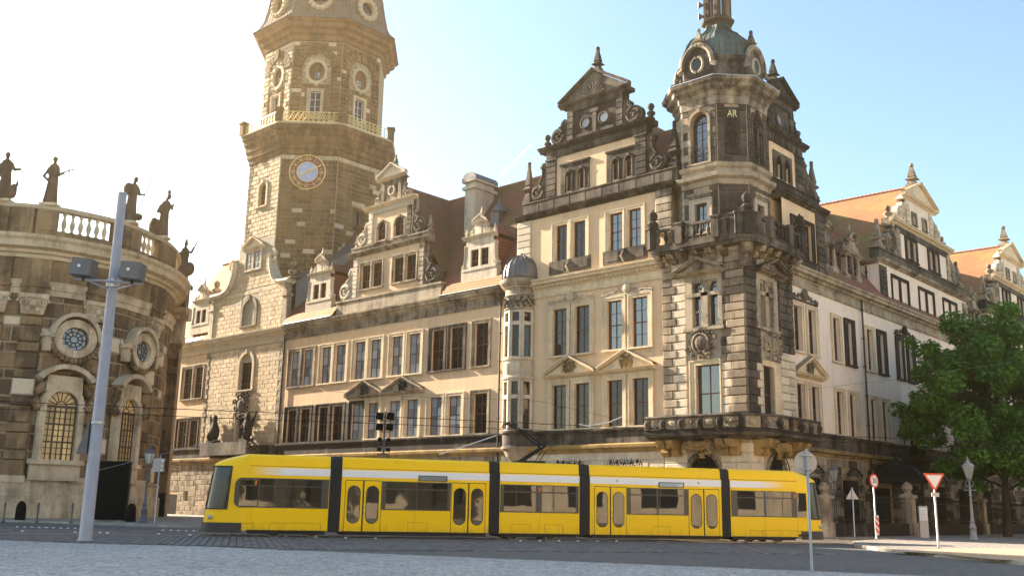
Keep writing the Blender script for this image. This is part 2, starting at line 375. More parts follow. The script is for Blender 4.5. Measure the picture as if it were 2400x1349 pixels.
def window(parent,fr,u0,u1,z0,z1,rec=.26,nx=2,nz=4,arch=False,glass='glass',sur=None,sw=(.26,.26),st=.28,sd=.09,sill=True,tr=.5,timber='timber',fw=.07,rad=False,crown=0,sd0=0.):
    m=MB(fr); cu=(u0+u1)/2; w=u1-u0; zt=z1-w/2 if arch else z1; D=-rec
    m.box(u0,u0+fw,D,D+.09,z0,zt).box(u1-fw,u1,D,D+.09,z0,zt).box(u0+fw,u1-fw,D,D+.088,z0,z0+fw)
    if not arch: m.box(u0+fw,u1-fw,D,D+.088,z1-fw,z1)
    else:
        for k in range(8):
            a=PI*k/8; b=PI*(k+1)/8; r=w/2
            for r0 in ((r-fw,r),):
                pts=[(cu+r0[1]*cos(a),zt+r0[1]*sin(a)),(cu+r0[1]*cos(b),zt+r0[1]*sin(b)),(cu+r0[0]*cos(b),zt+r0[0]*sin(b)),(cu+r0[0]*cos(a),zt+r0[0]*sin(a))]
                m.ext(pts,D,D+.088)
    us=[u0+fw+(w-2*fw)*k/nx for k in range(nx+1)]; top=zt if arch else z1-fw
    for x in us[1:-1]: m.box(x-.032,x+.032,D,D+.084,z0+fw,top)
    zs=[z0+fw+(top-z0-fw)*k/nz for k in range(nz+1)]
    for i,z in enumerate(zs[1:-1],1):
        h=.045 if abs(i/nz-tr)<.01 else .018; m.box(u0+fw,u1-fw,D,D+(.092 if h>.05 else .06),z-h,z+h)
    if arch:
        m.box(u0+fw,u1-fw,D,D+.086,zt-.05,zt+.05)
        for k in range(1,4 if w>1.2 else 2):
            a=PI*k/(4 if w>1.2 else 2); m.tube([(cu,D+.04,zt),(cu+(w/2-fw)*cos(a),D+.04,zt+(w/2-fw)*sin(a))],.03,4)
    win=m.build('window',timber,parent)
    for i in range(nx):
        for k in range(nz): pane(win,fr,us[i],us[i+1],zs[k],zs[k+1],D+.03,glass)
    if arch:
        a=MB(fr); a.ext([(cu+(w/2-.04)*cos(PI*k/10),zt+(w/2-.04)*sin(PI*k/10)) for k in range(11)],D+.02,D+.035); a.build('pane',glass,win)
        sp=MB(fr)
        for s_ in (-1,1):
            sp.ext([(cu+s_*w/2,z1+.001),(cu+s_*w/2,zt)]+[(cu+s_*w/2*cos(PI/2*k/6),zt+w/2*sin(PI/2*k/6)) for k in range(1,7)],-rec,sd0+.002)
        sp.build('arch_spandrel',sur or 'mid',win)
    if sur:
        s=MB(fr); a,b=sw; g=.0
        if not arch:
            s.box(u0-a,u0,sd0,sd0+sd,z0-.0,z1+st).box(u1,u1+b,sd0,sd0+sd,z0,z1+st).box(u0,u1,sd0,sd0+sd-.002,z1,z1+st)
            s.box(u0-a,u0-a+.09,sd0+sd,sd0+sd+.05,z0,z1+st).box(u1+b-.09,u1+b,sd0+sd,sd0+sd+.05,z0,z1+st).box(u0-a,u1+b,sd0+sd,sd0+sd+.047,z1+st-.09,z1+st)
        else:
            for k in range(10):
                p=PI*k/10; q=PI*(k+1)/10; r0,r1=w/2,w/2+a
                s.ext([(cu+r1*cos(p),zt+r1*sin(p)),(cu+r1*cos(q),zt+r1*sin(q)),(cu+r0*cos(q),zt+r0*sin(q)),(cu+r0*cos(p),zt+r0*sin(p))],sd0,sd0+sd)
            s.box(u0-a,u0,sd0,sd0+sd,z0,zt).box(u1,u1+b,sd0,sd0+sd,z0,zt)
            s.box(cu-.14,cu+.14,sd0,sd0+sd+.08,z1-.02,z1+a+.08)
        if sill: s.box(u0-a-.04,u1+b+.04,sd0,sd0+sd+.12,z0-.14,z0)
        s.build('surround',sur,win)
    return win
def cprof(p,z0,z1):
    h=z1-z0
    return [(0,z0),(.12*p,z0),(.16*p,z0+.16*h),(.34*p,z0+.24*h),(.38*p,z0+.42*h),(.78*p,z0+.5*h),(.8*p,z0+.72*h),(.97*p,z0+.84*h),(p,z1),(0,z1+.06*h)]
def cornice(parent,fr,u0,u1,z0,z1,p,mat,name='cornice',d=0.):
    m=MB(fr); m.prof([(a+d,b) for a,b in cprof(p,z0,z1)],u0,u1); return m.build(name,mat,parent)
def spiral(m,u,z,r,turns=1.6,dirn=1,d=.05,t=.05,a0=0.,n=18):
    m.tube([(u+dirn*r*(1-.86*k/n)*cos(a0+turns*2*PI*k/n),d,z+r*(1-.86*k/n)*sin(a0+turns*2*PI*k/n)) for k in range(n+1)],[t*(1-.5*k/n) for k in range(n+1)],5)
def volute(parent,fr,u,z,w,h,dirn,mat,dep=.5,d=0.,name='volute'):
    # S-scroll leaning on a gable: big scroll at foot, small scroll at top; u = inner edge
    m=MB(fr); X=lambda a:u+dirn*a; rb=w*.42; rt=w*.2; n=10
    pts=[(X(-.02),z)]+[(X(w-rb+rb*cos(a)),z+rb+rb*sin(a)) for a in [-PI/2+ (PI*1.05)*k/n for k in range(n+1)]]
    x0,z0=w-rb+rb*cos(PI*.55),z+rb+rb*sin(PI*.55); x1,z1=rt*1.4,z+h-rt
    for k in range(1,7): t=k/7; pts.append((X(x0+(x1-x0)*t-.12*w*sin(PI*t)),z0+(z1-z0)*t**1.2))
    pts+=[(X(rt+rt*cos(a)),z+h-rt+rt*sin(a)) for a in [PI*k/6 for k in range(7)]]+[(X(-.02),z+h-rt)]
    m.ext(pts,d-dep,d)
    spiral(m,X(w-rb),z+rb,rb*.92,1.9,dirn,d+.03,.10*w,PI*.6)
    spiral(m,X(rt),z+h-rt,rt*.9,1.3,-dirn,d+.03,.05*w,PI)
    m.ball(X(w-rb),d+.02,z+rb,rb*.24,8)
    m.tube([(X(x0+(x1-x0)*t-.12*w*sin(PI*t)),d+.03,z0+(z1-z0)*t**1.2) for t in [k/7 for k in range(8)]],.06*w,5)
    return m.build(name,mat,parent,smooth=False)
def obelisk(parent,fr,u,d,z,h,s,mat,name='obelisk'):
    m=MB(fr); q=PI/4; k=1.414*s
    m.box(u-s*.62,u+s*.62,d-s*.62,d+s*.62,z,z+h*.10).lathe(u,d,[(k*.5,z+h*.1),(k*.42,z+h*.2),(k*.3,z+h*.24),(k*.3,z+h*.27),(k*.62,z+h*.32),(k*.62,z+h*.35),(k*.36,z+h*.4),(k*.33,z+h*.42),(k*.42,z+h*.44),(k*.14,z+h*.87),(k*.2,z+h*.88),(k*.2,z+h*.9)],4,rot=q)
    m.ball(u,d,z+h*.95,s*.27,8); return m.build(name,mat,parent)
def finial(parent,fr,u,d,z,h,s,mat,name='finial'):
    m=MB(fr); m.lathe(u,d,[(s*.5,z),(s*.5,z+h*.1),(s*.3,z+h*.16),(s*.3,z+h*.22),(s*.55,z+h*.36),(s*.5,z+h*.46),(s*.2,z+h*.54),(s*.2,z+h*.58),(s*.34,z+h*.62)],10)
    m.ball(u,d,z+h*.8,h*.2,10); return m.build(name,mat,parent,smooth=True)
def relief(parent,fr,u,z,w,h,d,mat,seed=1,name='relief_carving',shield=True):
    rr=random.Random(seed); m=MB(fr)
    if shield:
        m.ball(u,d,z,w*.19,10,h*.24,7,w*.12); m.tube([(u+w*.24*cos(a),d+.05,z+h*.30*sin(a)) for a in [2*PI*k/16 for k in range(17)]],.045*w,5)
    n=4
    for sgn in (-1,1):
        for k in range(n):
            t=k/(n-1); zz=z+h*(.42-.84*t); uu=u+sgn*w*(.26+.12*sin(PI*t)+rr.uniform(-.03,.03)); r=w*rr.uniform(.085,.125)
            spiral(m,uu,zz,r,1.3,sgn*(1 if k%2 else -1),d+.05,.035*w,rr.uniform(0,6.28),12)
        for k in range(5):
            m.ball(u+sgn*w*rr.uniform(.12,.46),d+.03,z+h*rr.uniform(-.45,.45),w*rr.uniform(.035,.06),6,None,4)
    m.ball(u,d+.03,z+h*.43,w*.1,8,h*.09); m.ball(u,d+.02,z-h*.43,w*.09,8,h*.08)
    return m.build(name,mat,parent,smooth=False)
def cresting(parent,fr,u,z,w,h,d,mat,name='crest_carving'):
    m=MB(fr)
    m.box(u-w/2,u+w/2,0,d,z,z+h*.14); m.ball(u,d,z+h*.58,h*.34,9,h*.42,6,.18); m.tube([(u+h*.36*cos(a),d+.05,z+h*.58+h*.42*sin(a)) for a in [2*PI*k/12 for k in range(13)]],.05,5)
    for s in (-1,1):
        for k,(t,r) in enumerate(((.22,.24),(.48,.2),(.74,.17),(.93,.12))):
            spiral(m,u+s*w*.5*t+s*.1,z+h*(.14+r),h*r,1.4,s,d,.05,PI*.5*(k%2),12)
        m.tube([(u+s*w*.12,d,z+h*.5),(u+s*w*.25,d,z+h*.34),(u+s*w*.4,d,z+h*.2),(u+s*w*.5,d,z+h*.16)],.05,5)
    return m.build(name,mat,parent)
def pediment(parent,fr,u0,u1,z0,h,d,mat,carve=None,base=.32,seed=3,name='pediment',rear=0.):
    m=MB(fr); c=(u0+u1)/2
    m.prof([(a+rear,b) for a,b in cprof(d,z0,z0+base)],u0,u1)
    m.ext([(u0+.1,z0+base),(u1-.1,z0+base),(c,z0+base+h-.06)],rear,rear+d*.35)
    L=math.hypot((u1-u0)/2,h); nx,nz=h/L,(u1-u0)/2/L; t=.2+.02*h
    for s in (-1,1):
        e=u0 if s<0 else u1
        for tt,dd in ((t,d*.8),(t*.45,d)):
            a=(e,z0+base+(t-tt)*1.0); b=(c,z0+base+h+(t-tt)); 
            m.ext([a,b,(b[0],b[1]+tt),(a[0]-s*(-.0),a[1]+tt)],rear,rear+dd)
    o=m.build(name,mat,parent)
    if carve: relief(o,fr,c,z0+base+h*.42,min((u1-u0)*.36,h*1.1),h*.75,rear+d*.35,carve,seed)
    return o
def roofprism(parent,fr,pts,mat,name='roof'):   # list of quads/tris given as world pts
    m=MB()
    for f in pts: m.q.append(tuple(m.V(*p) for p in f))
    return m.build(name,mat,parent)
def ridgeline(parent,a,b,name='ridge'):
    a=Vector(a); b=Vector(b); n=max(2,int((b-a).length/.4)); m=MB()
    for k in range(n):
        p=a.lerp(b,k/n); q=a.lerp(b,(k+.96)/n); m.tube([p,q],[.15,.12],6)
    return m.build(name,'ridge',parent)
def pilaster(B,fr,u0,u1,z0,z1,d0,d1,mat,ch=.55,matf=None):
    n=max(1,round((z1-z0)/ch)); h=(z1-z0)/n
    for k in range(n): B.add(fr,u0,u1,z0+k*h+.015,z0+(k+1)*h-.015,d0,d1,matf(k,n) if matf else mat)
# ================================================================== PALACE
PAIRS=[(-50.85,-49.3,-48.75,-47.1),(-45.8,-44.25,-43.62,-42.0),(-40.7,-39.1,-38.45,-36.85),(-35.45,-33.9,-33.15,-31.57),(-30.15,-28.6,-27.85,-26.28)]
def gable(T,fr,c,g,Bk,win,st='dark',plas='plaster',umin=-1e9):
    mx=lambda a:max(a,umin)
    """g: h1 z1 zb hw1 p1 z2 h2 hw2 z3 hp z4 z5"""
    h1,z1,zb,hw1,p1,z2,h2,hw2,z3,hp,z4,z5=g
    m=MB(fr); m.box(mx(c-h1+.15),c+h1-.15,-.8,0,z1,zb)
    n=max(4,int(h1*2/1.6))
    for k in range(n):
        a=c-h1+.4+(2*h1-.8)*k/n; b=c-h1+.4+(2*h1-.8)*(k+1)/n-.12
        if a>umin: m.box(a,b,0,.05,z1+.2,zb-.22)
    m.box(mx(c-h1+.1),c+h1-.1,-.82,.10,zb-.1,zb); m.build('parapet_band',st,T)
    holes=win['L1']
    wall(T,fr,c-hw1,c+hw1,zb,z2,holes,plas,'gable_wall',.35)
    mb=MB(fr); mb.box(c-hw1,c+hw1,-.8,-.42,zb,z2+.5); mb.build('gable_core',st,T)
    for s in (-1,1):
        e0,e1=sorted((c+s*hw1,c+s*p1)); pilaster(Bk,fr,e0,e1,zb,z2-.75,0,.13,st,.5)
        MB(fr).box(e0-.06,e1+.06,0,.2,z2-.75,z2-.6).build('pilaster_cap',st,T)
    m=MB(fr); m.box(c-hw1,c+hw1,0,.1,z2-.6,z2)
    for k in range(7):
        a=c-hw1+.25+(2*hw1-.5)*k/7; m.box(a+.08,a+(2*hw1-.5)/7-.08,.1,.145,z2-.5,z2-.1)
    m.build('frieze',st,T)
    cornice(T,fr,mx(c-h2),c+h2,z2,z2+.42,.5,st)
    MB(fr).box(mx(c-h2+.15),c+h2-.15,-.8,0,z2,z2+.42).build('cornice_core',st,T)
    zc=z2+.46
    wall(T,fr,c-hw2,c+hw2,zc,z3,win['L2'],st,'attic_wall',.25); MB(fr).box(c-hw2,c+hw2,-.8,-.27,zc,z3).build('attic_core',st,T)
    for s in (-1,1):
        e0,e1=sorted((c+s*hw2,c+s*(hw2-.62))); pilaster(Bk,fr,e0,e1,zc,z3-.35,0,.14,st,.5)
    m=MB(fr); m.box(c-hw2,c+hw2,0,.1,z3-.5,z3); m.box(c-hw2+.9,c+hw2-.9,.1,.14,z3-.42,z3-.08); m.build('attic_frieze',st,T)
    pd=pediment(T,fr,c-hp,c+hp,z3,z4-z3-.35,.45,st,None,.34)
    MB(fr).ext([(c-hp+.2,z3),(c+hp-.2,z3),(c+hp-.2,z3+.3),(c,z4-.05),(c-hp+.2,z3+.3)],-.8,0).build('pediment_core',st,T)
    sh=MB(fr)
    for k in range(9):
        a=PI*(k+.5)/9; r=(z4-z3)*.42; sh.tube([(c,.17,z3+.36),(c+r*cos(a)*1.1,.22,z3+.36+r*sin(a))],[.05,.14],5)
    sh.build('shell_carving',st,pd)
    obelisk(T,fr,c,-.4,z4-.05,z5-z4+.05,.62,st,'gable_finial')
    for s in (-1,1):
        if s<0 and umin>-1e8: continue
        volute(T,fr,c+s*hw1,zb,(h1-hw1)*.62,(z2-zb)*.82,s,st,.6)
        obelisk(T,fr,c+s*(h1-.5),-.35,zb,(z2-zb)*.98,.62,'dark' if st=='dark' else st)
        volute(T,fr,c+s*hw2,zc,(h2-hw2)*.62,(z3-zc)*.72,s,st,.5)
        finial(T,fr,c+s*(h2-.45),-.3,zc-.02,1.35,.6,st,'ball_finial')
def dormer(T,fr,c,z0,hw=2.1,mat='pale',two=True,roofdepth=5.,d=-.1,zc=3.65,dt='tile'):
    f=fr.sh(0,d,0); zb=z0+1.1; zt=z0+zc
    holes=[(c-1.05,c-.12,zb+.15,zb+1.65),(c+.12,c+1.05,zb+.15,zb+1.65)] if two else [(c-.45,c+.45,zb+.2,zb+1.6)]
    MB(f).box(c-hw,c+hw,-.5,.06,z0,zb).box(c-hw+.1,c+hw-.1,0,.12,zb-.18,zb).build('dormer_base',mat,T)
    wall(T,f,c-hw*.78,c+hw*.78,zb,zt,holes,mat,'dormer_wall',.3)
    for h in holes: window(T,f,*h,rec=.25,nx=2,nz=3,sur=None,tr=1/3,glass='glass')
    MB(f).box(c-hw*.76,c+hw*.76,-roofdepth*.55,-.32,zb-.6,zt).build('dormer_cheeks','tile' if dt=='tile' else dt,T)
    for s in (-1,1): volute(T,f,c+s*hw*.78,zb,hw*.25,(zt-zb)*.85,s,mat,.4)
    cornice(T,f,c-hw*.92,c+hw*.92,zt,zt+.3,.3,mat,'dormer_cornice')
    MB(f).box(c-hw*.8,c+hw*.8,-.5,0,zt,zt+.3).box(c-.6,c+.6,-.5,.05,zt+.3,zt+1.3).box(c-.22,c+.22,.05,.08,zt+.45,zt+1.1).build('dormer_attic',mat,T)
    for s in (-1,1): volute(T,f,c+s*.6,zt+.3,.65,.8,s,mat,.3); 
    for s in (-1,1): obelisk(T,f,c+s*hw*.8,-.1,zt+.3,.8,.25,mat,'dormer_obelisk')
    pediment(T,f,c-.85,c+.85,zt+1.3,.5,.25,mat,None,.14)
    MB(f).ext([(c-.7,zt+1.3),(c+.7,zt+1.3),(c,zt+1.9)],-.5,0).build('dormer_top',mat,T)
    obelisk(T,f,c,-.15,zt+1.95,.9,.26,mat,'dormer_finial')
    rz=zt+.3; h=hw*.8; e=f.p
    roofprism(T,W,[(e(c-h,-.3,rz),e(c,-.3,rz+1.2),e(c,-roofdepth,rz+1.2),e(c-h,-roofdepth*.6,rz)),(e(c+h,-.3,rz),e(c,-.3,rz+1.2),e(c,-roofdepth,rz+1.2),e(c+h,-roofdepth*.6,rz))],dt,'dormer_roof')
def stringband(T,fr,u0,u1,d=.0):
    m=MB(fr); m.prof([(d,6.15),(d+.12,6.15),(d+.12,6.95),(d+.2,7.0),(d+.3,7.12),(d+.3,7.25),(d,7.28)],u0,u1); m.build('sill_band','dark',T)
    m=MB(fr); m.prof([(d,5.55),(d+.14,5.55),(d+.18,5.75),(d+.42,5.85),(d+.44,6.05),(d+.3,6.12),(d+.15,6.16),(d,6.16)],u0,u1); m.build('string_course','ochre',T)
def mainCornice(T,fr,u0,u1,top='mid',dent=True,dark=False):
    m=MB(fr); m.prof([(0,17.7),(.1,17.7),(.14,17.86),(.05,17.9),(.05,18.32),(0,18.32)],u0,u1); m.build('architrave',top,T)
    cornice(T,fr,u0,u1,18.32,19.12,.75,top,'main_cornice')
    if dent:
        m=MB(fr); u=u0+.1
        while u<u1-.2: m.box(u,u+.2,.08,.34,18.45,18.66); u+=.4
        m.build('dentil_course','cream' if not dark else 'mid',T,kind='stuff')
def gutter(T,fr,u0,u1):
    m=MB(fr); m.tube([(u0,.72,19.2),(u1,.72,19.2)],.08,8); m.build('gutter','lead',T)
    m=MB(fr); m.tube([(u0,.35,19.62),(u1,.35,19.62)],.03,5)
    u=u0+.4
    while u<u1: m.box(u,u+.06,.33,.37,19.3,19.6); u+=1.1
    m.build('snow_rail','galv',T)
def pipe(T,fr,u,z0,z1,d=.22,mat='iron'):
    m=MB(fr); m.tube([(u,d,z0),(u,d,z1)],.075,8)
    z=z0+.5
    while z<z1: m.box(u-.1,u+.1,d-.15,d+.1,z,z+.06); z+=2.3
    m.build('drainpipe',mat,T)
def pairhead(T,fr,u0,u1,z,mat):
    MB(fr).box(u0,u1,.0,.16,z,z+.12).box(u0+.04,u1-.04,0,.08,z+.12,z+.26).build('window_head',mat,T)

# ---- far left bay + stone gable house -----------------------------------------------------------
T=thing('palace_end_bay','cream plastered palace bay between the round church and the stone gable house','building',(-69.7,3,0))
hs=[(-71.6,-69.65,12.8,16.3),(-69.2,-67.4,12.8,16.3),(-71.9,-69.9,7.35,10.4),(-69.45,-67.6,7.35,10.4)]
wall(T,FA,-76,-66.9,0,18.3,hs,'plaster')
for i,h in enumerate(hs): window(T,FA,*h,sur='mid' if i<2 else 'dark',glass='glass',sw=(.3,.2) if i%2==0 else (.2,.3))
stringband(T,FA,-76,-66.9); mainCornice(T,FA,-76,-66.9,'cream',False); gutter(T,FA,-76,-67.2)
dormer(T,FA,-69.2,20.2,2.0,'pale')
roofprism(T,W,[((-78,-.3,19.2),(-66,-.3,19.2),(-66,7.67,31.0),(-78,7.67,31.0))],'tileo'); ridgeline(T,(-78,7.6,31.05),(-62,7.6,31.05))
MB().box(-63.6,-62.2,5.2,6.4,26,34.2).box(-63.8,-62,5.0,6.6,33.2,33.6).box(-63.9,-61.9,4.9,6.7,34.2,34.5).build('chimney','plaster',T)
roofprism(T,W,[((-66.5,2,24),(-62,2,24),(-62,7.6,31),(-66.5,7.6,31))],'tileo')
Bk=Blocks(T,'block'); Bk.fill(FA,-76,-66.9,2.6,5.5,.55,1.2,'quoin',d=.06); Bk.fill(FA,-76,-66.9,0,2.6,.55,1.2,'quoin',[(-72.5,-70.6,0,2.3),(-69.2,-68.3,1.6,4.2)],d=.06); Bk.done()
MB(FA).box(-69.0,-68.5,-.1,.04,1.6,4.2).box(-72.4,-70.7,-.1,.03,0,2.3).build('ground_opening','blackp',T)

T=thing('stone_gable_house','pale ashlar gable house with swept volutes in front of the clock tower','building',(-59.5,3,0))
hs=[(-60.05,-57.65,13.1,16.95),(-59.85,-58.2,7.4,10.1),(-60.25,-57.95,20.0,22.85)]
wall(T,FA,-66.9,-52.0,0,24,hs,'mortar','wall',.5)
gw=MB(FA); prof=[]
for k in range(13):
    t=k/12; prof.append((-66.9+4.6*(t**.55) if t>0 else -66.9, 24+3.5*t))
L=[(-66.9,24)]+[(-66.9+4.5*(1-(1-k/10)**2)**.5 if k<10 else -62.4, 24+3.4*(1-cos(PI/2*k/10))) for k in range(1,11)]
Rr=[(-(a+66.9)-52.0+ (0), z) for a,z in L]; Rr=[(-52.0-(a+66.9)*.78,z) for a,z in L]
poly=L+[(-62.0,27.6),(-61.9,29.5),(-55.3,29.5),(-55.4,27.6)]+list(reversed(Rr))
gw.ext(poly,-.9,-.01); gw.build('gable_wall','mortar',T)
Bk=Blocks(T,'block'); tp=lambda x,y,a,b:'towerpale'
Bk.fill(FA,-66.0,-52.9,7.5,17.6,.46,1.05,'towerpale',hs+[(-60.5,-57.2,12.8,17.6),(-60.6,-57.4,7,10.6)],d=.03,gap=.03)
Bk.fill(FA,-66.2,-52.6,19.2,23.9,.46,1.05,'towerpale',[(-60.7,-57.5,19.7,23.3)],d=.03,gap=.03)
for k in range(8):
    z=24+k*.44; t=min((z-24)/3.4,1); xl=-66.9+4.5*math.sqrt(max(0,1-(1-math.acos(max(-1,1-t))/(PI/2))**2)) if t<1 else -62.4
    xr=-52-(xl+66.9)*.78
    Bk.fill(FA,xl+.5,xr-.5,z,z+.44,.44,1.05,'towerpale',[(-60.7,-57.2,25.9,29.5)],d=.03,gap=.03,off=k)
for k in range(20): 
    z=7.4+k*.52; w_=.55 if k%2 else .85
    if z<17.5: Bk.add(FA,-66.9,-66.9+w_,z,z+.5,0,.07,'quoin'); Bk.add(FA,-52-w_,-52,z,z+.5,0,.07,'quoin')
Bk.fill(FA,-66.9,-52,0,5.5,.55,1.2,'quoin',d=.06)
Bk.done()
window(T,FA,*hs[0],rec=.4,nx=2,nz=4,arch=True,sur='towerpale',sw=(.4,.4),sd=.14,tr=.25)
window(T,FA,*hs[2],rec=.4,nx=2,nz=3,arch=True,sur='mid',sw=(.4,.4),sd=.14,tr=1/3)
window(T,FA,*hs[1],rec=.4,nx=2,nz=3,sur='pale',sw=(.35,.35),timber='timberd')
f=FA.sh(0,0,0)
for a,b in ((-60.35,-59.0),(-58.85,-57.5)): window(T,f,a+.1,b-.05,26.15,28.1,rec=-.05,nx=2,nz=3,sur='pale',sw=(.2,.12),sd=.12,tr=1/3)
pediment(T,FA,-60.9,-57.0,28.3,1.0,.5,'pale'); 
for path,su,sd_ in ((L,-62.7,1),(Rr,-55.1,-1)):
    sv=MB(FA); sv.tube([(a,.15,z) for a,z in path],.3,6); sv.tube([(a,-.35,z+.1) for a,z in path],.45,6)
    spiral(sv,su,27.0,.75,1.3,sd_,.2,.18,PI/2); sv.build('gable_scroll','pale',T)
for s,u in ((1,-66.5),(-1,-52.5)):
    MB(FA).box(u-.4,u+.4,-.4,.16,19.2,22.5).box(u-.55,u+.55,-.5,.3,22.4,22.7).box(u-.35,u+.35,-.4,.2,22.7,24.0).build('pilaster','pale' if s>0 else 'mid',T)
    o=MB(FA); spiral(o,u,23.4,.32,1.5,s,.24,.07); o.build('scroll_capital','pale',T); finial(T,FA,u+(.5 if s<0 else -.3),-.4,24.2,1.9,1.1,'mid','ball_finial')
stringband(T,FA,-66.9,-52); mainCornice(T,FA,-66.9,-52,'pale',False)
MB(FA).box(-64.6,-55.8,0,1.3,6.3,6.7).box(-64.6,-55.8,1.15,1.3,6.7,7.6).build('balcony','dark',T)
relief(T,FA,-59.0,11.5,3.0,2.6,.2,'dark',5); relief(T,FA,-61.0,8.8,1.2,2.4,.15,'pale',6,shield=False); relief(T,FA,-57.1,8.8,1.2,2.4,.15,'pale',7,shield=False)
roofprism(T,W,[((-55,.8,24),(-52,.8,24),(-44,8,30.6),(-55,8,30.6)),((-52,.8,24),(-52,.8,19.3),(-44,8,30.6))],'lead')
pipe(T,FA,-51.95,1,18.3)
def wing_figure(c,z,seed,flip):
    T=thing('heraldic_sculpture','black heraldic beast sculpture on the balcony, '+('left' if flip<0 else 'right')+' of the small door','sculpture',FA.p(c,.6,z),group='sculptures flanking the balcony door')
    m=MB(FA); m.box(c-.8,c+.8,.2,1.0,z,z+.35).lathe(c,.6,[(.5,z+.35),(.75,z+.8),(.8,z+1.4),(.5,z+2.0),(.35,z+2.3),(.42,z+2.6),(.25,z+2.95),(.02,z+3.05)],10,sd=.6)
    for k in range(6): m.tube([(c+flip*.1*k,.5,z+1.2),(c+flip*(.5+.12*k),.45,z+1.7+.2*k),(c+flip*(.7+.12*k),.4,z+2.0+.22*k)],[.2,.16,.05],5)
    m.ball(c-flip*.35,.9,z+1.2,.3,7,.6); m.ball(c+flip*.3,.95,z+.75,.28,7,.5)
    m.build('figure','black',T)
wing_figure(-63.2,7.6,1,-1); wing_figure(-57.0,7.6,2,1)

# ---- clock tower ---------------------------------------------------------------------------------
T=thing('clock_tower','tall brown octagonal stone clock tower with gilt railing and bell roof','tower',(-58.4,8,0)); CT=T
CX,CY=-58.4,7.5
def octo(ap,ch=None):
    s=ap*.4142 if ch is None else ch
    return [(CX-s,CY-ap),(CX+s,CY-ap),(CX+ap,CY-s),(CX+ap,CY+s),(CX+s,CY+ap),(CX-s,CY+ap),(CX-ap,CY+s),(CX-ap,CY-s)]
def facets(ap):
    P=octo(ap); F=[]
    for i in range(8):
        a=Vector((*P[i],0)); b=Vector((*P[(i+1)%8],0)); U=(b-a).normalized(); F.append((Fr(a,U,(U.y,-U.x,0)),(b-a).length))
    return F
Bk=Blocks(T,'block')
F1=facets(7.4); F2=facets(6.6)
for i in range(8):  # sunlit front facet coloured pale, facets turned from the sun dark brown
    f,l=F1[i]; hl=[]
    if i==0: hl=[(2.4,3.8,33.2,35.9)]
    if i==2: hl=[(2.7,3.5,30.9,33.0)]
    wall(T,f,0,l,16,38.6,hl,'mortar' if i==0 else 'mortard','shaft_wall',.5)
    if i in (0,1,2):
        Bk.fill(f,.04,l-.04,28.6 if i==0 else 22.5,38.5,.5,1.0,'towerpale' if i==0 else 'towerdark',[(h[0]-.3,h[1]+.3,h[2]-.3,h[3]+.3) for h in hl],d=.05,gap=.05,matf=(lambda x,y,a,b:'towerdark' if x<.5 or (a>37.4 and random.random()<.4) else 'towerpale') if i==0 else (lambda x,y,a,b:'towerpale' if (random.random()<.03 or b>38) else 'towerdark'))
window(T,F1[0][0],2.4,3.8,33.2,35.9,rec=.35,arch=True,nx=2,nz=3,sur='towerpale',sw=(.3,.3),sd=.15,tr=1/3)
window(T,F1[2][0],2.7,3.5,30.9,33.0,rec=.35,nx=1,nz=2,sur='towerdark')
m=MB(); m.sweep(octo(7.4),[(0,38.5),(.15,38.6),(.18,39.1),(.35,39.2),(.38,39.7),(.55,39.9),(.6,40.5),(.78,40.7),(.8,41.1),(1.0,41.3),(1.05,41.75),(0,41.75)],True); m.build('gallery_corbel','towerbrown',T)
m=MB(); m.sweep(octo(8.4),[(-1.9,41.75),(.15,41.75),(.15,41.95),(-1.9,41.95)],True); m.build('gallery_floor','towerpale',T)
cb=MB()
for f,l in facets(7.45)[:3]:
    n=9
    for k in range(n):
        u=l*(k+.5)/n; cb.f=f; cb.prof([(0,39.6),(.45,39.9),(.55,40.4),(.5,40.6),(.8,40.9),(.9,41.4),(0,41.4)],u-.18,u+.18)
cb.build('gallery_brackets','towerbrown',T)
for i in (7,0,1,2,3):
    f,l=facets(8.3)[i]
    MB(f).box(-.35,.35,-.35,.35,41.95,43.3).box(-.45,.45,-.45,.45,43.3,43.5).build('gallery_pier','towerbrown',T)
    r=MB(f); r.box(.4,l-.4,-.03,.03,43.15,43.22).box(.4,l-.4,-.03,.03,42.05,42.12)
    n=int(l/.6)
    for k in range(n+1): u=.4+(l-.8)*k/n; r.box(u-.025,u+.025,-.02,.02,42.1,43.2)
    for k in range(n):
        u=.4+(l-.8)*(k+.5)/n; q=(l-.8)/n*.42
        for s in (-1,1): r.tube([(u-s*q,0,42.15),(u+s*q,0,43.1)],.022,4)
        r.tube([(u+q*cos(a),0,42.63+q*sin(a)) for a in [2*PI*j/10 for j in range(11)]],.022,4)
    r.build('gilt_railing','gold',T)
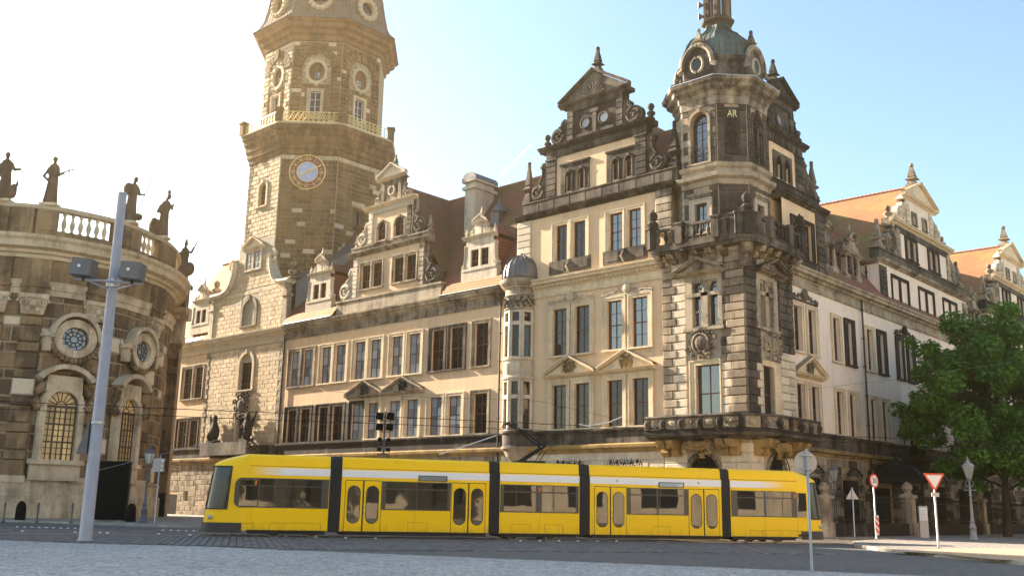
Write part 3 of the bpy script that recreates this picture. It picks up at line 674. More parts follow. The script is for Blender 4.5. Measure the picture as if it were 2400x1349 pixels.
for i in range(8):
    f,l=F2[i]; c=l/2; hl=[(c-.62,c+.62,43.7,46.3),(c-.95,c+.95,47.4,49.9)] if i in (0,1,2,7) else []
    wall(T,f,0,l,41.9,53,hl,'mortar' if i==0 else 'mortard','drum_wall',.5)
    if i in (0,1,2):
        Bk.fill(f,.04,l-.04,42.0,52.2,.5,1.1,'towerdark',[(c-1.6,c+1.6,42,50.4)],d=.12,gap=.05,matf=(lambda x,y,a,b:'towerpale' if random.random()<.75 else 'towerdark') if i==0 else (lambda x,y,a,b:'towerpale' if random.random()<.04 else 'towerdark'))  # drum likewise: mostly pale stone on the lit facet, dark on shaded ones
        Bk.fill(f,c-1.58,c+1.58,42.0,47.2,.5,1.1,'towerdark',[(c-.95,c+.95,43.4,46.6)],d=.03,gap=.04)
        window(T,f,*hl[0],rec=.3,nx=2,nz=3,sur='towerpale',sw=(.3,.3),timber='whitep',tr=2)
        a=MB(f)
        for k in range(11):
            p=PI*(k+.08)/11; q=PI*(k+.92)/11; r0,r1=1.6,2.5+(.25 if k==5 else 0); z=49.2
            a.ext([(c+r1*cos(p),z+min(r1*sin(p),3.1)),(c+r1*cos(q),z+min(r1*sin(q),3.1)),(c+r0*cos(q),z+r0*sin(q)),(c+r0*cos(p),z+r0*sin(p))],.1,.2+(.15 if k==5 else 0))
        a.build('arch_voussoirs','towerbrown',T)
        o=MB(f)
        n=16
        for k in range(n):
            p=2*PI*k/n; q=2*PI*(k+1)/n; z=48.65
            o.ext([(c+1.3*cos(p),z+1.55*sin(p)),(c+1.3*cos(q),z+1.55*sin(q)),(c+.9*cos(q),z+1.15*sin(q)),(c+.9*cos(p),z+1.15*sin(p))],-.2,.14)
        for k in range(12):
            p=2*PI*k/12; o.ball(c+1.35*cos(p),.1,48.65+1.6*sin(p),.2,6,None,4)
        o.build('oculus_frame','towerpale',T)
        g=MB(f); g.ext([(c+.92*cos(2*PI*k/16),48.65+1.17*sin(2*PI*k/16)) for k in range(16)],-.34,-.3); oc=g.build('oculus','towerbrown',T)
        for x in (-.28,.04):
            for y in (-.45,-.1): MB(f).box(c+x,c+x+.24,-.3,-.28,48.5+y,48.5+y+.28).build('pane','curtain',oc)
Bk.done()
m=MB(); m.sweep(octo(6.6),[(0,52.3),(.2,52.4),(.25,52.9),(.6,53.1),(.65,53.5),(1.1,53.7),(1.2,54.1),(1.5,54.3),(1.5,54.5),(0,54.6)],True); m.build('tower_cornice','towerbrown',T)
rp=[(8.2,54.5),(7.5,55.2),(7.05,56.2),(6.75,57.6),(6.5,59.5),(5.7,61.5),(4.5,63.2),(3.0,64.5)]
m=MB()
rings=[[m.V(x,y,z) for x,y in octo(a)] for a,z in rp]
for a,b in zip(rings,rings[1:]):
    for k in range(8): j=(k+1)%8; m.face(a[k],a[j],b[j],b[k])
m.face(*rings[-1]); rf=m.build('bell_roof','coppery',T)
m=MB()
for i in range(8):
    for k in range(12):
        t=k/12; pts=[]
        for a,z in rp[:7]:
            P=octo(a); x=P[i][0]+(P[(i+1)%8][0]-P[i][0])*t; y=P[i][1]+(P[(i+1)%8][1]-P[i][1])*t; pts.append((x,y,z))
        m.tube(pts,.05 if k else .1,4)
m.build('roof_seam','coppery',rf)
for i in (0,1,2,7):
    f,l=facets(6.95)[i]; c=l/2; o=MB(f); z=57.3
    for k in range(14):
        p=2*PI*k/14; q=2*PI*(k+1)/14
        o.ext([(c+1.35*cos(p),z+1.35*sin(p)),(c+1.35*cos(q),z+1.35*sin(q)),(c+.85*cos(q),z+.85*sin(q)),(c+.85*cos(p),z+.85*sin(p))],-.8,.35)
        o.ball(c+1.2*cos(p),.25,z+1.2*sin(p),.3,6,None,4)
    d_=o.build('roof_oculus','towerpale',T)
    g=MB(f); g.ext([(c+.86*cos(2*PI*k/14),z+.86*sin(2*PI*k/14)) for k in range(14)],-.2,-.1); g.build('pane','glass',d_)
    g=MB(f); g.box(c-.05,c+.05,-.1,0,z-.85,z+.85).box(c-.85,c+.85,-.1,-.005,z-.05,z+.05); g.build('glazing_bar','timber',d_)
# clock
f,l=F1[1]; c=l/2-.15; z=36.55; r=1.95
k_=MB(f); k_.ext([(c+r*cos(2*PI*k/40),z+r*sin(2*PI*k/40)) for k in range(40)],.05,.16); cl=k_.build('clock_face',plain('clock_red',(.22,.07,.03),.5),T)
k_=MB(f); k_.ext([(c+1.08*cos(2*PI*k/40),z+1.08*sin(2*PI*k/40)) for k in range(40)],.16,.19); k_.build('clock_centre',plain('clock_blue',(.42,.45,.62),.4),cl)
k_=MB(f)
for rr,t in ((1.92,.07),(1.12,.05)): k_.tube([(c+rr*cos(2*PI*k/40),.18,z+rr*sin(2*PI*k/40)) for k in range(41)],t,6)
for k in range(12): a=PI/2-2*PI*(k+.5)/12; k_.ball(c+1.5*cos(a),.19,z+1.5*sin(a),.07,6,None,4)
k_.build('clock_ring','gold',cl)
k_=MB(f)
for ang,L_,w_ in ((R(30),1.7,.09),(R(204),1.0,.13)):
    ux,uz=cos(ang),sin(ang); k_.ext([(c-ux*.3-uz*w_,z-uz*.3+ux*w_),(c-ux*.3+uz*w_,z-uz*.3-ux*w_),(c+ux*L_*.6+uz*w_*.9,z+uz*L_*.6-ux*w_*.9),(c+ux*L_,z+uz*L_),(c+ux*L_*.6-uz*w_*.9,z+uz*L_*.6+ux*w_*.9)],.24,.27)
k_.build('clock_hands','gold',cl)
def text(parent,s,fr,u,d,z,size,mat,rot=0.,name='numeral',ext=.012,sx=1.):
    cu=bpy.data.curves.new('t','FONT'); cu.body=s; cu.size=size; cu.align_x='CENTER'; cu.align_y='CENTER'; cu.extrude=ext
    o=bpy.data.objects.new('t',cu); COL.objects.link(o); dg=bpy.context.evaluated_depsgraph_get(); me=bpy.data.meshes.new_from_object(o.evaluated_get(dg)); bpy.data.objects.remove(o)
    me.materials.clear(); me.materials.append(MT[mat]); U,N=fr.U,fr.N
    B_=Matrix(((U.x,0,N.x,0),(U.y,0,N.y,0),(0,1,0,0),(0,0,0,1)))
    mw=Matrix.Translation(fr.p(u,d,z))@B_@Matrix.Rotation(rot,4,'Z')@Matrix.Diagonal((sx,1,1,1))
    return link(name,me,parent,mw=mw)
for k,s in enumerate(['XII','I','II','III','IIII','V','VI','VII','VIII','IX','X','XI']):
    a=PI/2-2*PI*k/12; text(cl,s,f,c+1.5*cos(a),.185,z+1.5*sin(a),.62,'gold',a-PI/2,sx=.62 if len(s)>3 else .8)

# ---- left wing ------------------------------------------------------------------------------------
T=thing('palace_wing','cream plastered palace wing with paired windows below a stepped scroll gable','building',(-37,4,0)); LW=T
hs=[]
for (a,b,c,d) in PAIRS:
    hs+=[(a,b,12.85,16.4),(c,d,12.85,16.4),(a,b,7.35,10.58),(c,d,7.35,10.58)]
hs+=[(-24.9,-23.32,12.85,16.45),(-24.85,-23.28,7.35,10.6)]
wall(T,FA,-52,-21.7,5.5,18.3,hs,'plaster')
rq=random.Random(4)
for i,h in enumerate(hs):
    if i<20: pi,kk=i//4,i%4; left=kk%2==0; up=kk<2
    else: pi,kk=5,0; left=True; up=(i==20)
    dk=(up and pi==4) or (not up and pi in (0,1)) or (not up and pi==2 and left)
    gl='curtain' if (up and pi in (0,1,2,3)) or (not up and pi in (2,3,4) and rq.random()<.5) else 'glass'
    window(T,FA,*h,sur='dark' if dk else ('mid' if pi==5 or (up and pi==0) else 'cream'),glass=gl,sw=(.38,.3) if left else (.3,.38),st=.3,sd=.1)
for (a,b,c,d) in (PAIRS[2],PAIRS[3]):
    pediment(T,FA,a-.75,d+.75,11.05,1.15,.55,'mid','dark',.28,seed=int(-a)); MB(FA).box(a-.45,d+.45,0,.12,10.9,11.05).build('window_frieze','cream',T)
stringband(T,FA,-52,-21.7); mainCornice(T,FA,-52,-21.7,'mid',False)
gutter(T,FA,-51.6,-43.9); gutter(T,FA,-28.7,-21.8)
g=(7.45,19.25,20.7,4.95,4.4,24.75,5.85,2.95,28.95,0,0,0)
# scroll gable
c=-36.55; fr=FA
MB(fr).box(c-7.35,c+7.35,-.7,.05,19.2,20.55).box(c-7.45,c+7.45,-.75,.15,20.5,20.68).build('gable_base','mid',T)
w1=[(-40.35,-39.0,21.4,23.75),(-38.7,-37.3,21.4,23.75),(-35.7,-34.3,21.4,23.75),(-34.0,-32.6,21.4,23.75)]
wall(T,fr,c-4.95,c+4.95,20.65,24.7,w1,'plaster','gable_wall',.35)
for i,h in enumerate(w1): window(T,fr,*h,rec=.25,sur='mid',sw=(.2,.14) if i%2==0 else (.14,.2),sd=.08,nz=3,tr=1/3)
BL=Blocks(T,'block')
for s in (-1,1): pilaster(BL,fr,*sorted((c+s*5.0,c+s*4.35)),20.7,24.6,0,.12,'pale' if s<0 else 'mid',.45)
cornice(T,fr,c-5.85,c+5.85,24.7,25.1,.4,'mid'); MB(fr).box(c-5.5,c+5.5,-.7,.02,24.7,25.7).box(c-5.5,c+5.5,0,.1,25.55,25.7).build('band','mid',T)
w2=[(-38.35,-37.05,25.8,27.65),(-35.85,-34.5,25.8,27.65)]
wall(T,fr,c-3.0,c+3.2,25.7,29.0,w2,'plaster','gable_wall',.35)
for h in w2: window(T,fr,*h,rec=.25,arch=True,sur='mid',sw=(.16,.16),sd=.08,nz=2,tr=2)
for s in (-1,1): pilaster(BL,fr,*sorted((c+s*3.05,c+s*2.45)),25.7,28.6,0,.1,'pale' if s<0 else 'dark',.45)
BL.done()
MB(fr).box(c-3.0,c+3.2,-.7,-.4,20.7,29.2).box(c-4.9,c+4.9,-.7,-.4,20.7,24.8).build('gable_core','mid',T)
MB(fr).box(c-3.05,c+3.25,0,.1,28.55,29.0).build('frieze','pale',T); cornice(T,fr,c-3.75,c+3.85,29.0,29.35,.45,'cream')
MB(fr).box(c-1.3,c+1.5,-.6,0,29.3,31.6).box(c-1.3,c-.9,0,.12,29.4,31.4).box(c+1.1,c+1.5,0,.12,29.4,31.4).build('attic_wall','mid',T)
o=MB(fr); o.tube([(c+.1+.42*cos(2*PI*k/14),.05,30.5+.42*sin(2*PI*k/14)) for k in range(15)],.1,6); o.build('oculus_frame','pale',T); o=MB(fr); o.lathe(0,0,[(.01,0)],3) if False else o.ext([(c+.1+.38*cos(2*PI*k/14),30.5+.38*sin(2*PI*k/14)) for k in range(14)],.0,.03); o.build('oculus','lead',T)
pediment(T,fr,c-2.0,c+2.2,31.6,1.15,.4,'pale',None,.25); MB(fr).ext([(c-1.7,31.6),(c+1.9,31.6),(c+.1,33.0)],-.6,0).build('pediment_core','mid',T)
obelisk(T,fr,c+.1,-.3,33.0,1.1,.4,'mid','gable_finial')
for s in (-1,1):
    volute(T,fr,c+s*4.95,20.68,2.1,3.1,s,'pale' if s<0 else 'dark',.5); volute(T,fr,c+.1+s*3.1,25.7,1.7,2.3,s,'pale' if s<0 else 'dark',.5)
    volute(T,fr,c+.1+s*1.4,29.35,1.1,1.7,s,'mid',.4); obelisk(T,fr,c+.1+s*5.2,-.3,25.7,1.5,.35,'mid')
dormer(T,FA,-47.0,20.2,2.1,'pale'); dormer(T,FA,-24.75,20.2,2.1,'pale')
# roofs
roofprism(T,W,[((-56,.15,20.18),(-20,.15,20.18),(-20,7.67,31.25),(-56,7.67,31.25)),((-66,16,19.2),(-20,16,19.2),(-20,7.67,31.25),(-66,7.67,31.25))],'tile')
roofprism(T,W,[((c,.7,31.2),(c,7.67,31.2),(c+6.6,1.3,21.9),(c+6.6,.7,21.9)),((c,.7,31.2),(c,7.67,31.2),(c-6.6,1.3,21.9),(c-6.6,.7,21.9))],'tile','cross_roof')
ridgeline(T,(-52,7.67,31.3),(-20,7.67,31.3)); ridgeline(T,(c,1,31.25),(c,7.6,31.25))
roofprism(T,W,[((-28.5,-.68,19.24),(-21.5,-.68,19.24),(-21.5,.1,20.3),(-28.5,.1,20.3)),((-52,-.68,19.24),(-43.8,-.68,19.24),(-43.8,.1,20.3),(-52,.1,20.3))],'tileo','eaves_roof')
ch=MB(); ch.box(-30.9,-29.6,4.2,6.8,25,31.1).box(-31.1,-29.4,4.0,7.0,30.4,30.7).box(-31.15,-29.35,3.95,7.05,31.1,31.3)
chm=ch.build('chimney','pale',T); ch=MB(Fr((-30.25,5.5,0),(1,0,0),(0,1,0))); ch.ext([(.95*cos(PI*k/8),31.3+.75*sin(PI*k/8)) for k in range(9)],-1.5,1.5); ch.build('chimney_hood','lead',chm)
MB().box(-27.6,-26.6,4.3,5.6,26.2,27.7).lathe(-27.1,4.9,[(.8,27.7),(.5,28.2),(.1,28.6),(.12,28.9),(.02,29.1)],8).build('roof_vent','lead',T)
pipe(T,FA,-21.85,1,18.6); 
Bk=Blocks(T,'rusticated_block'); Bk.fill(FA,-52,-21.7,2.2,5.5,.55,1.25,'quoin',d=.06); Bk.done(); wall(T,FA,-52,-21.7,0,5.5,[],'mortar')

# ---- corner house -----------------------------------------------------------------------------------
T=thing('corner_house','warm cream corner block of the palace under a tall sooty double gable','building',(-13,6,0)); CH=T
UP4=[(-16.4,-15.0),(-14.2,-12.8),(-11.15,-9.77),(-8.9,-7.5)]
hs=[(a,b,12.95,16.6) for a,b in UP4]+[(a,b,7.35,10.7) for a,b in UP4]
wall(T,FA,-21.7,-6.2,5.5,18.4,hs,'plaster')
for i,h in enumerate(hs): window(T,FA,*h,sur='cream',glass='skyglass' if i in (2,3) else 'glass',sw=(.42,.34) if i%2==0 else (.34,.42),st=.3,sd=.1)
for a,b in ((-16.4,-12.8),(-11.15,-7.5)):
    pediment(T,FA,a-.7,b+.7,11.15,1.2,.6,'cream','ochre',.3,seed=int(-a)); MB(FA).box(a-.42,b+.42,0,.14,11.0,11.15).build('window_frieze','cream',T)
    cresting(T,FA,(a+b)/2,16.92,b-a+.9,.95,.14,'pale')
stringband(T,FA,-21.7,-6.2); mainCornice(T,FA,-19.2,-5.6,'cream',True)
top=[(-16.23,-15.03,20.45,23.35),(-14.45,-13.21,20.45,23.35),(-10.96,-9.7,20.45,23.35),(-9.2,-8.0,20.45,23.35)]
wall(T,FA,-20.2,-5.9,18.4,24.4,top,'plaster')
for i,h in enumerate(top): window(T,FA,*h,sur='cream',sw=(.36,.28) if i%2==0 else (.28,.36),sd=.09,sill=False,glass='skyglass' if i>1 else 'glass')
for a,b in ((-16.8,-12.7),(-11.5,-7.5)):
    m=MB(FA); m.box(a,b,0,.12,19.4,20.45).box(a+.25,(a+b)/2-.55,.12,.16,19.6,20.3).box((a+b)/2+.55,b-.25,.12,.16,19.6,20.3)
    q=(a+b)/2; m.f=FA; m.lathe(q,.12,[(.01,0)],3) if False else None
    i0=[m.V(q-.5,.12,19.9),m.V(q,.12,19.35),m.V(q+.5,.12,19.9),m.V(q,.12,20.45)]; ap=m.V(q,.5,19.9)
    for k in range(4): m.face(i0[k],i0[(k+1)%4],ap)
    m.build('apron_panel','dark',T)
BH=Blocks(T,'block')
for s in (-1,1): pass
pilaster(BH,FA,-20.25,-18.75,19.3,24.3,0,.16,'pale',.55)
pilaster(BH,FA,-6.7,-5.3,20.9,24.3,0,.16,'mid',.55)
cornice(T,FA,-20.5,-5.1,24.3,24.75,.5,'dark'); MB(FA).box(-20.2,-5.3,-.8,-.02,24.3,24.8).build('cornice_core','dark',T)
# gable to the square
c=-12.35; gw=[(-15.2,-14.6,26.0,27.6),(-13.95,-13.35,26.0,27.6),(-10.65,-10.05,26.0,27.6),(-9.42,-8.82,26.0,27.6)]
gable(T,FA,c,(7.6,24.75,25.85,4.88,3.85,29.65,5.55,2.75,33.0,3.5,35.45,37.65),BH,{'L1':gw,'L2':[]})
for k in (0,2):
    a=gw[k][0]-.5; b=gw[k+1][1]+.5; m=MB(FA)
    m.box(a,gw[k][0],0,.1,25.86,28.25).box(gw[k+1][1],b,0,.1,25.86,28.25).box(gw[k][1],gw[k+1][0],0,.1,25.86,28.25).box(gw[k][0],gw[k+1][1],0,.097,27.6,28.25)
    m.box(a-.08,b+.08,0,.2,28.2,28.35); m.build('window_frame_stone','dark',T)
for h in gw: window(T,FA,*h,rec=.25,nx=2,nz=3,arch=True,sur='dark',sw=(.12,.12),sd=.14,sill=False,tr=2,fw=.05)
def oculus(T,fr,u,z,r,mat='dark'):
    o=MB(fr); o.tube([(u+r*cos(2*PI*k/16),.06,z+r*sin(2*PI*k/16)) for k in range(17)],r*.2,6); q=o.build('oculus',mat,T)
    o=MB(fr); o.ext([(u+r*.9*cos(2*PI*k/16),z+r*.9*sin(2*PI*k/16)) for k in range(16)],.0,.03); o.build('pane','curtain',q)
oculus(T,FA,-13.25,31.3,.45); oculus(T,FA,-11.45,31.3,.45)
MB(FA).box(-12.55,-12.15,0,.12,30.3,32.2).box(-12.75,-11.95,0,.15,32.0,32.3).box(-14.2,-10.5,0,.06,30.3,30.5).build('attic_strapwork','dark',T)
# side to the street
hs=[(7.35,8.55),(9.65,10.8)]
HB=[(a,b,12.9,16.25) for a,b in hs]+[(a,b,7.35,10.55) for a,b in hs]; c=7.3
wall(T,FB,6.4,12.9,5.5,18.4,HB,'plasterB')
for i,h in enumerate(HB): window(T,FB,*h,sur='cream',rec=.32,sw=(.4,.34) if i%2==0 else (.34,.4))
cresting(T,FB,9.1,16.65,4.2,1.0,.14,'dark'); pediment(T,FB,6.9,11.5,11.0,1.1,.6,'cream','mid',.3,seed=8)
stringband(T,FB,6.4,12.9); mainCornice(T,FB,5.8,12.9,'mid',True,True)
tB=[(7.9,8.9,20.0,22.85),(9.75,10.9,20.0,22.85)]
FG=FB.sh(0,-.35,0)
wall(T,FB,6.3,12.9,18.4,24.3,tB,'plaster'); 
for i,h in enumerate(tB): window(T,FB,*h,sur='black',rec=.3,sw=(.4,.42) if i==0 else (.42,.4))
MB(FB).box(7.4,11.4,0,.12,19.2,19.98).build('apron_panel','black',T)
pilaster(BH,FB,11.7,13.0,19.3,24.1,0,.16,'qdark',.55)
cornice(T,FB,6.3,13.5,24.1,24.6,.5,'dark'); MB(FB).box(6.3,13,-.8,-.02,24.1,24.7).build('cornice_core','dark',T)
gB=[(6.3,6.95,25.75,27.2),(7.6,8.25,25.75,27.2)]
gable(T,FG,c,(6.2,24.6,25.6,3.3,2.1,28.95,3.85,2.05,31.95,2.55,33.7,35.5),BH,{'L1':gB,'L2':[]},plas='plaster',umin=4.8)
m=MB(FG); m.box(5.85,6.3,0,.1,25.6,27.75).box(8.25,8.75,0,.1,25.6,27.75).box(6.95,7.6,0,.1,25.6,27.75).box(6.3,8.25,0,.097,27.2,27.75).build('window_frame_stone','dark',T)
for h in gB: window(T,FG,*h,rec=.25,nx=2,nz=3,arch=True,sur='black',sw=(.12,.12),sd=.14,sill=False,tr=2,fw=.05)
oculus(T,FG,7.1,30.4,.45)
BH.done()
roofprism(T,W,[((-12.35,.7,33.2),(-12.35,14,33.2),(-19.6,14,24.6),(-19.6,.7,24.6)),((-12.35,.7,33.2),(-12.35,14,33.2),(-5.1,14,24.6),(-5.1,.7,24.6)),((-.7,7.3,32.2),(-12.35,7.3,32.2),(-12.35,1.2,24.6),(-.7,1.2,24.6)),((-.7,7.3,32.2),(-12.35,7.3,32.2),(-12.35,13.2,24.6),(-.7,13.2,24.6))],'tile')
ridgeline(T,(-12.35,1,33.25),(-12.35,14,33.25))
MB().box(-20.2,-6.25,.45,12.9,18.5,24.3).box(-6.25,-.8,6.35,12.9,18.5,24.3).build('core','plaster',T); MB().box(-20.0,-19.2,.45,13,24,26).build('side_parapet','mid',T)
Bk=Blocks(T,'rusticated_block'); Bk.fill(FA,-21.7,-6.3,2.2,5.5,.6,1.3,'quoinpale',d=.06); Bk.fill(FB,6.5,12.9,0.2,5.5,.6,1.3,'quoin',[(7.4,10.6,0,4.2)],d=.06); Bk.done(); wall(T,FA,-21.7,-6.2,0,5.5,[],'mortar'); wall(T,FB,6.4,12.9,0,5.5,[],'mortar')
pn=MB(FA); pn.f=FA
# planted balustrade of iron spikes above the ground-floor windows
for u0,u1 in ((-15.6,-12.9),(-10.8,-7.7)):
    sp=MB(FA); sp.box(u0,u1,.5,.56,4.2,4.26).box(u0,u1,.0,.6,3.8,3.9)
    for k in range(16):
        u=u0+(u1-u0)*(k+.5)/16; h=.35+.25*abs(sin(k*1.3)); sp.tube([(u,.53,3.9),(u,.56,4.2+h)],.025,4)
        if k%3==1: sp.ball(u,.56,4.3+h,.13,6); 
        for j in range(3): sp.tube([(u,.55,4.25+h*.5),(u+.14*cos(j*2.1),.6,4.4+h+.1*sin(j*2.1))],.02,4)
    sp.build('iron_window_basket','iron',T)
# round oriel
OX,OY=-19.75,.0; OR=1.32
def orl(r0,pr,name,mat,seg=20):
    m=MB(Fr((OX,OY,0),(1,0,0),(0,-1,0))); m.lathe(0,0,pr,seg,-.35,PI+.35); return m.build(name,mat,OT,smooth=False)
OT=thing('round_oriel','slim round stone oriel bay with ribbed lead cap between the two cream facades','oriel',(OX,-.6,5))
orl(0,[(.12,4.6),(.5,4.7),(.6,5.0),(1.0,5.35),(1.2,5.75),(1.42,5.95),(1.42,6.1)],'oriel_corbel','mid')
orl(0,[(1.42,6.1),(1.34,6.2),(1.34,7.0),(1.5,7.15),(1.5,7.3),(1.3,7.35)],'oriel_base','dark')
orl(0,[(1.3,11.3),(1.45,11.35),(1.45,11.5),(1.32,11.55),(1.32,12.75),(1.46,12.85),(1.46,13.05),(1.3,13.1)],'oriel_band','pale')
orl(0,[(1.3,16.8),(1.38,16.9),(1.38,17.05),(1.3,17.1),(1.3,17.9),(1.4,18.0),(1.32,18.1),(1.32,18.6),(1.5,18.7),(1.75,18.95),(1.8,19.1),(1.8,19.3),(1.2,19.4)],'oriel_cornice','mid')
orl(0,[(1.28,7.3),(1.28,7.45)],'oriel_sill','pale'); orl(0,[(1.02,7.3),(1.02,16.9)],'oriel_core','timberd')
fm=Fr((OX,OY,0),(1,0,0),(0,-1,0))
dm=MB(fm); dm.lathe(0,0,[(1.62,19.35),(1.6,19.6),(1.58,20.0),(1.4,20.6),(1.0,21.1),(.45,21.4),(.16,21.7),(.07,22.0),(.05,22.4),(.02,22.6)],20); dm=dm.build('oriel_dome','lead',OT,smooth=True)
rb=MB(fm)
for k in range(20):
    a=2*PI*k/20; rb.tube([(r*cos(a),r*sin(a),z) for r,z in [(1.64,19.4),(1.6,20.0),(1.42,20.6),(1.02,21.1),(.46,21.42)]],.045,4)
rb.build('dome_seam','lead',dm); rb=MB(fm); rb.ball(0,0,22.55,.14,8); rb.build('dome_ball','lead',dm)
for k in range(24):
    pass
dn=MB(fm)
for k in range(22):
    a=-.1+(PI+.2)*k/21; dn.f=fm; dn.tube([(1.42*cos(a),1.42*sin(a),18.62),(1.42*cos(a),1.42*sin(a),18.85)],.09,4)
dn.build('oriel_dentils','cream',OT,kind='stuff')
rlf=MB(fm); rr=random.Random(2)
for k in range(26):
    a=.05+(PI-.1)*k/25; rlf.ball(1.34*cos(a),1.34*sin(a),17.35+.25*sin(k*2.1),.13,6,None,4); rlf.ball(1.34*cos(a),1.34*sin(a),17.65-.2*sin(k*1.7),.1,6,None,4)
rlf.build('oriel_frieze_carving','dark',OT)
for lo,hi,tz in ((7.45,11.3,9.95),(13.1,16.8,15.75)):
    nb=4; 
    for k in range(nb):
        a0=PI*.02+PI*.96*k/nb; a1=PI*.02+PI*.96*(k+1)/nb; am=(a0+a1)/2; r=1.25
        U=Vector((-sin(am),-cos(am),0)); 
        ctr=fm.p(r*cos(am),r*sin(am),0); f=Fr(ctr,(sin(am),cos(am),0),(cos(am),-sin(am),0)); hw=r*math.tan((a1-a0)/2)
        st=MB(f); st.box(-hw,-hw+.2,-.25,.06,lo,hi).box(hw-.2,hw,-.25,.06,lo,hi).box(-hw+.2,hw-.2,-.25,.04,tz-.15,tz+.15).box(-hw+.2,hw-.2,-.25,.04,hi-.16,hi); st.build('oriel_mullion','pale',OT)
        window(OT,f,-hw+.2,hw-.2,lo,tz-.15,rec=.2,nx=1,nz=2,fw=.06); window(OT,f,-hw+.2,hw-.2,tz+.15,hi-.16,rec=.2,nx=1,nz=1,fw=.06)
for k in range(4):
    am=PI*(k+.5)/4; f=Fr(fm.p(1.33*cos(am),1.33*sin(am),0),(sin(am),cos(am),0),(cos(am),-sin(am),0)); p_=MB(f); p_.box(-.38,.38,-.05,.03,11.75,12.6).box(-.26,.26,.03,.06,11.87,12.48); p_.build('oriel_panel','quoinpale',OT)

# ---- corner tower --------------------------------------------------------------------------------------
T=thing('corner_tower','octagonal sooty stone corner tower with green copper onion dome and two balconies','tower',(-3,3.2,0)); KT=T
X0,X1,Y0,Y1=-6.2,.32,-.0,6.5
fA=FA.sh(0,.0,0); fB=Fr((.32,0,0),(0,1,0),(1,0,0))
hA=[(-3.72,-3.0,13.9,16.95),(-2.45,-1.72,13.9,16.95),(-3.6,-1.74,7.35,11.2)]; hB=[(1.75,2.4,13.75,16.9),(2.9,3.55,13.75,16.9),(1.75,3.4,7.35,11.15)]
wall(T,fA,-6.2,.32,0,19.2,hA,'mortar','tower_wall',.4,.0); wall(T,fB,0,6.5,0,19.2,hB,'mortar','tower_wall',.4,0.)
Bk=Blocks(T,'quoin'); ch=.565; rq=random.Random(9)
for k in range(21):
    z=7.3+k*ch; lo=z<11.2
    if z>18.9: break
    a=.75 if k%2 else 1.15
    Bk.add(fA,-6.2,-6.2+a,z+.02,z+ch-.02,0,.17,'quoin'); Bk.add(fA,-6.2+a+.02,-4.3,z+.02,z+ch-.02,0,.13,'quoinpale')
    b=.75 if k%2==0 else 1.1
    dk=lambda t:('qdark' if rq.random()<t else 'quoin')
    Bk.add(fA,.32-b-.35,.32,z+.02,z+ch-.02,0,.17,'quoin'); Bk.add(fA,-1.6 if z<17.2 else -1.3,.32-b-.37,z+.02,z+ch-.02,0,.13,'quoinpale' if lo else dk(.2))
    Bk.add(fB,-.17,b+.25,z+.02,z+ch-.02,0,.17,'qdark'); Bk.add(fB,b+.27,1.72 if z<17.3 else 1.5,z+.02,z+ch-.02,0,.13,'quoinpale' if lo else 'qdark')
    e=.8 if k%2 else 1.15
    Bk.add(fB,4.5,6.5-e,z+.02,z+ch-.02,0,.13,'quoinpale' if z<11.9 else 'qdark'); Bk.add(fB,6.5-e+.02,6.5,z+.02,z+ch-.02,0,.17,'quoinpale' if z<11.9 else 'qdark')
Bk.fill(fA,-6.2,.32,18.2,19.0,.55,1.4,'quoinpale',d=.1)
Bk.fill(fA,-6.2,.32,0.3,5.9,.62,1.4,'quoinpale',[(-4.4,-1.8,0,5.3)],d=.1); Bk.fill(fB,0,6.5,.3,5.9,.62,1.4,'quoinpale',[(1.6,4.2,0,5.3)],d=.1)
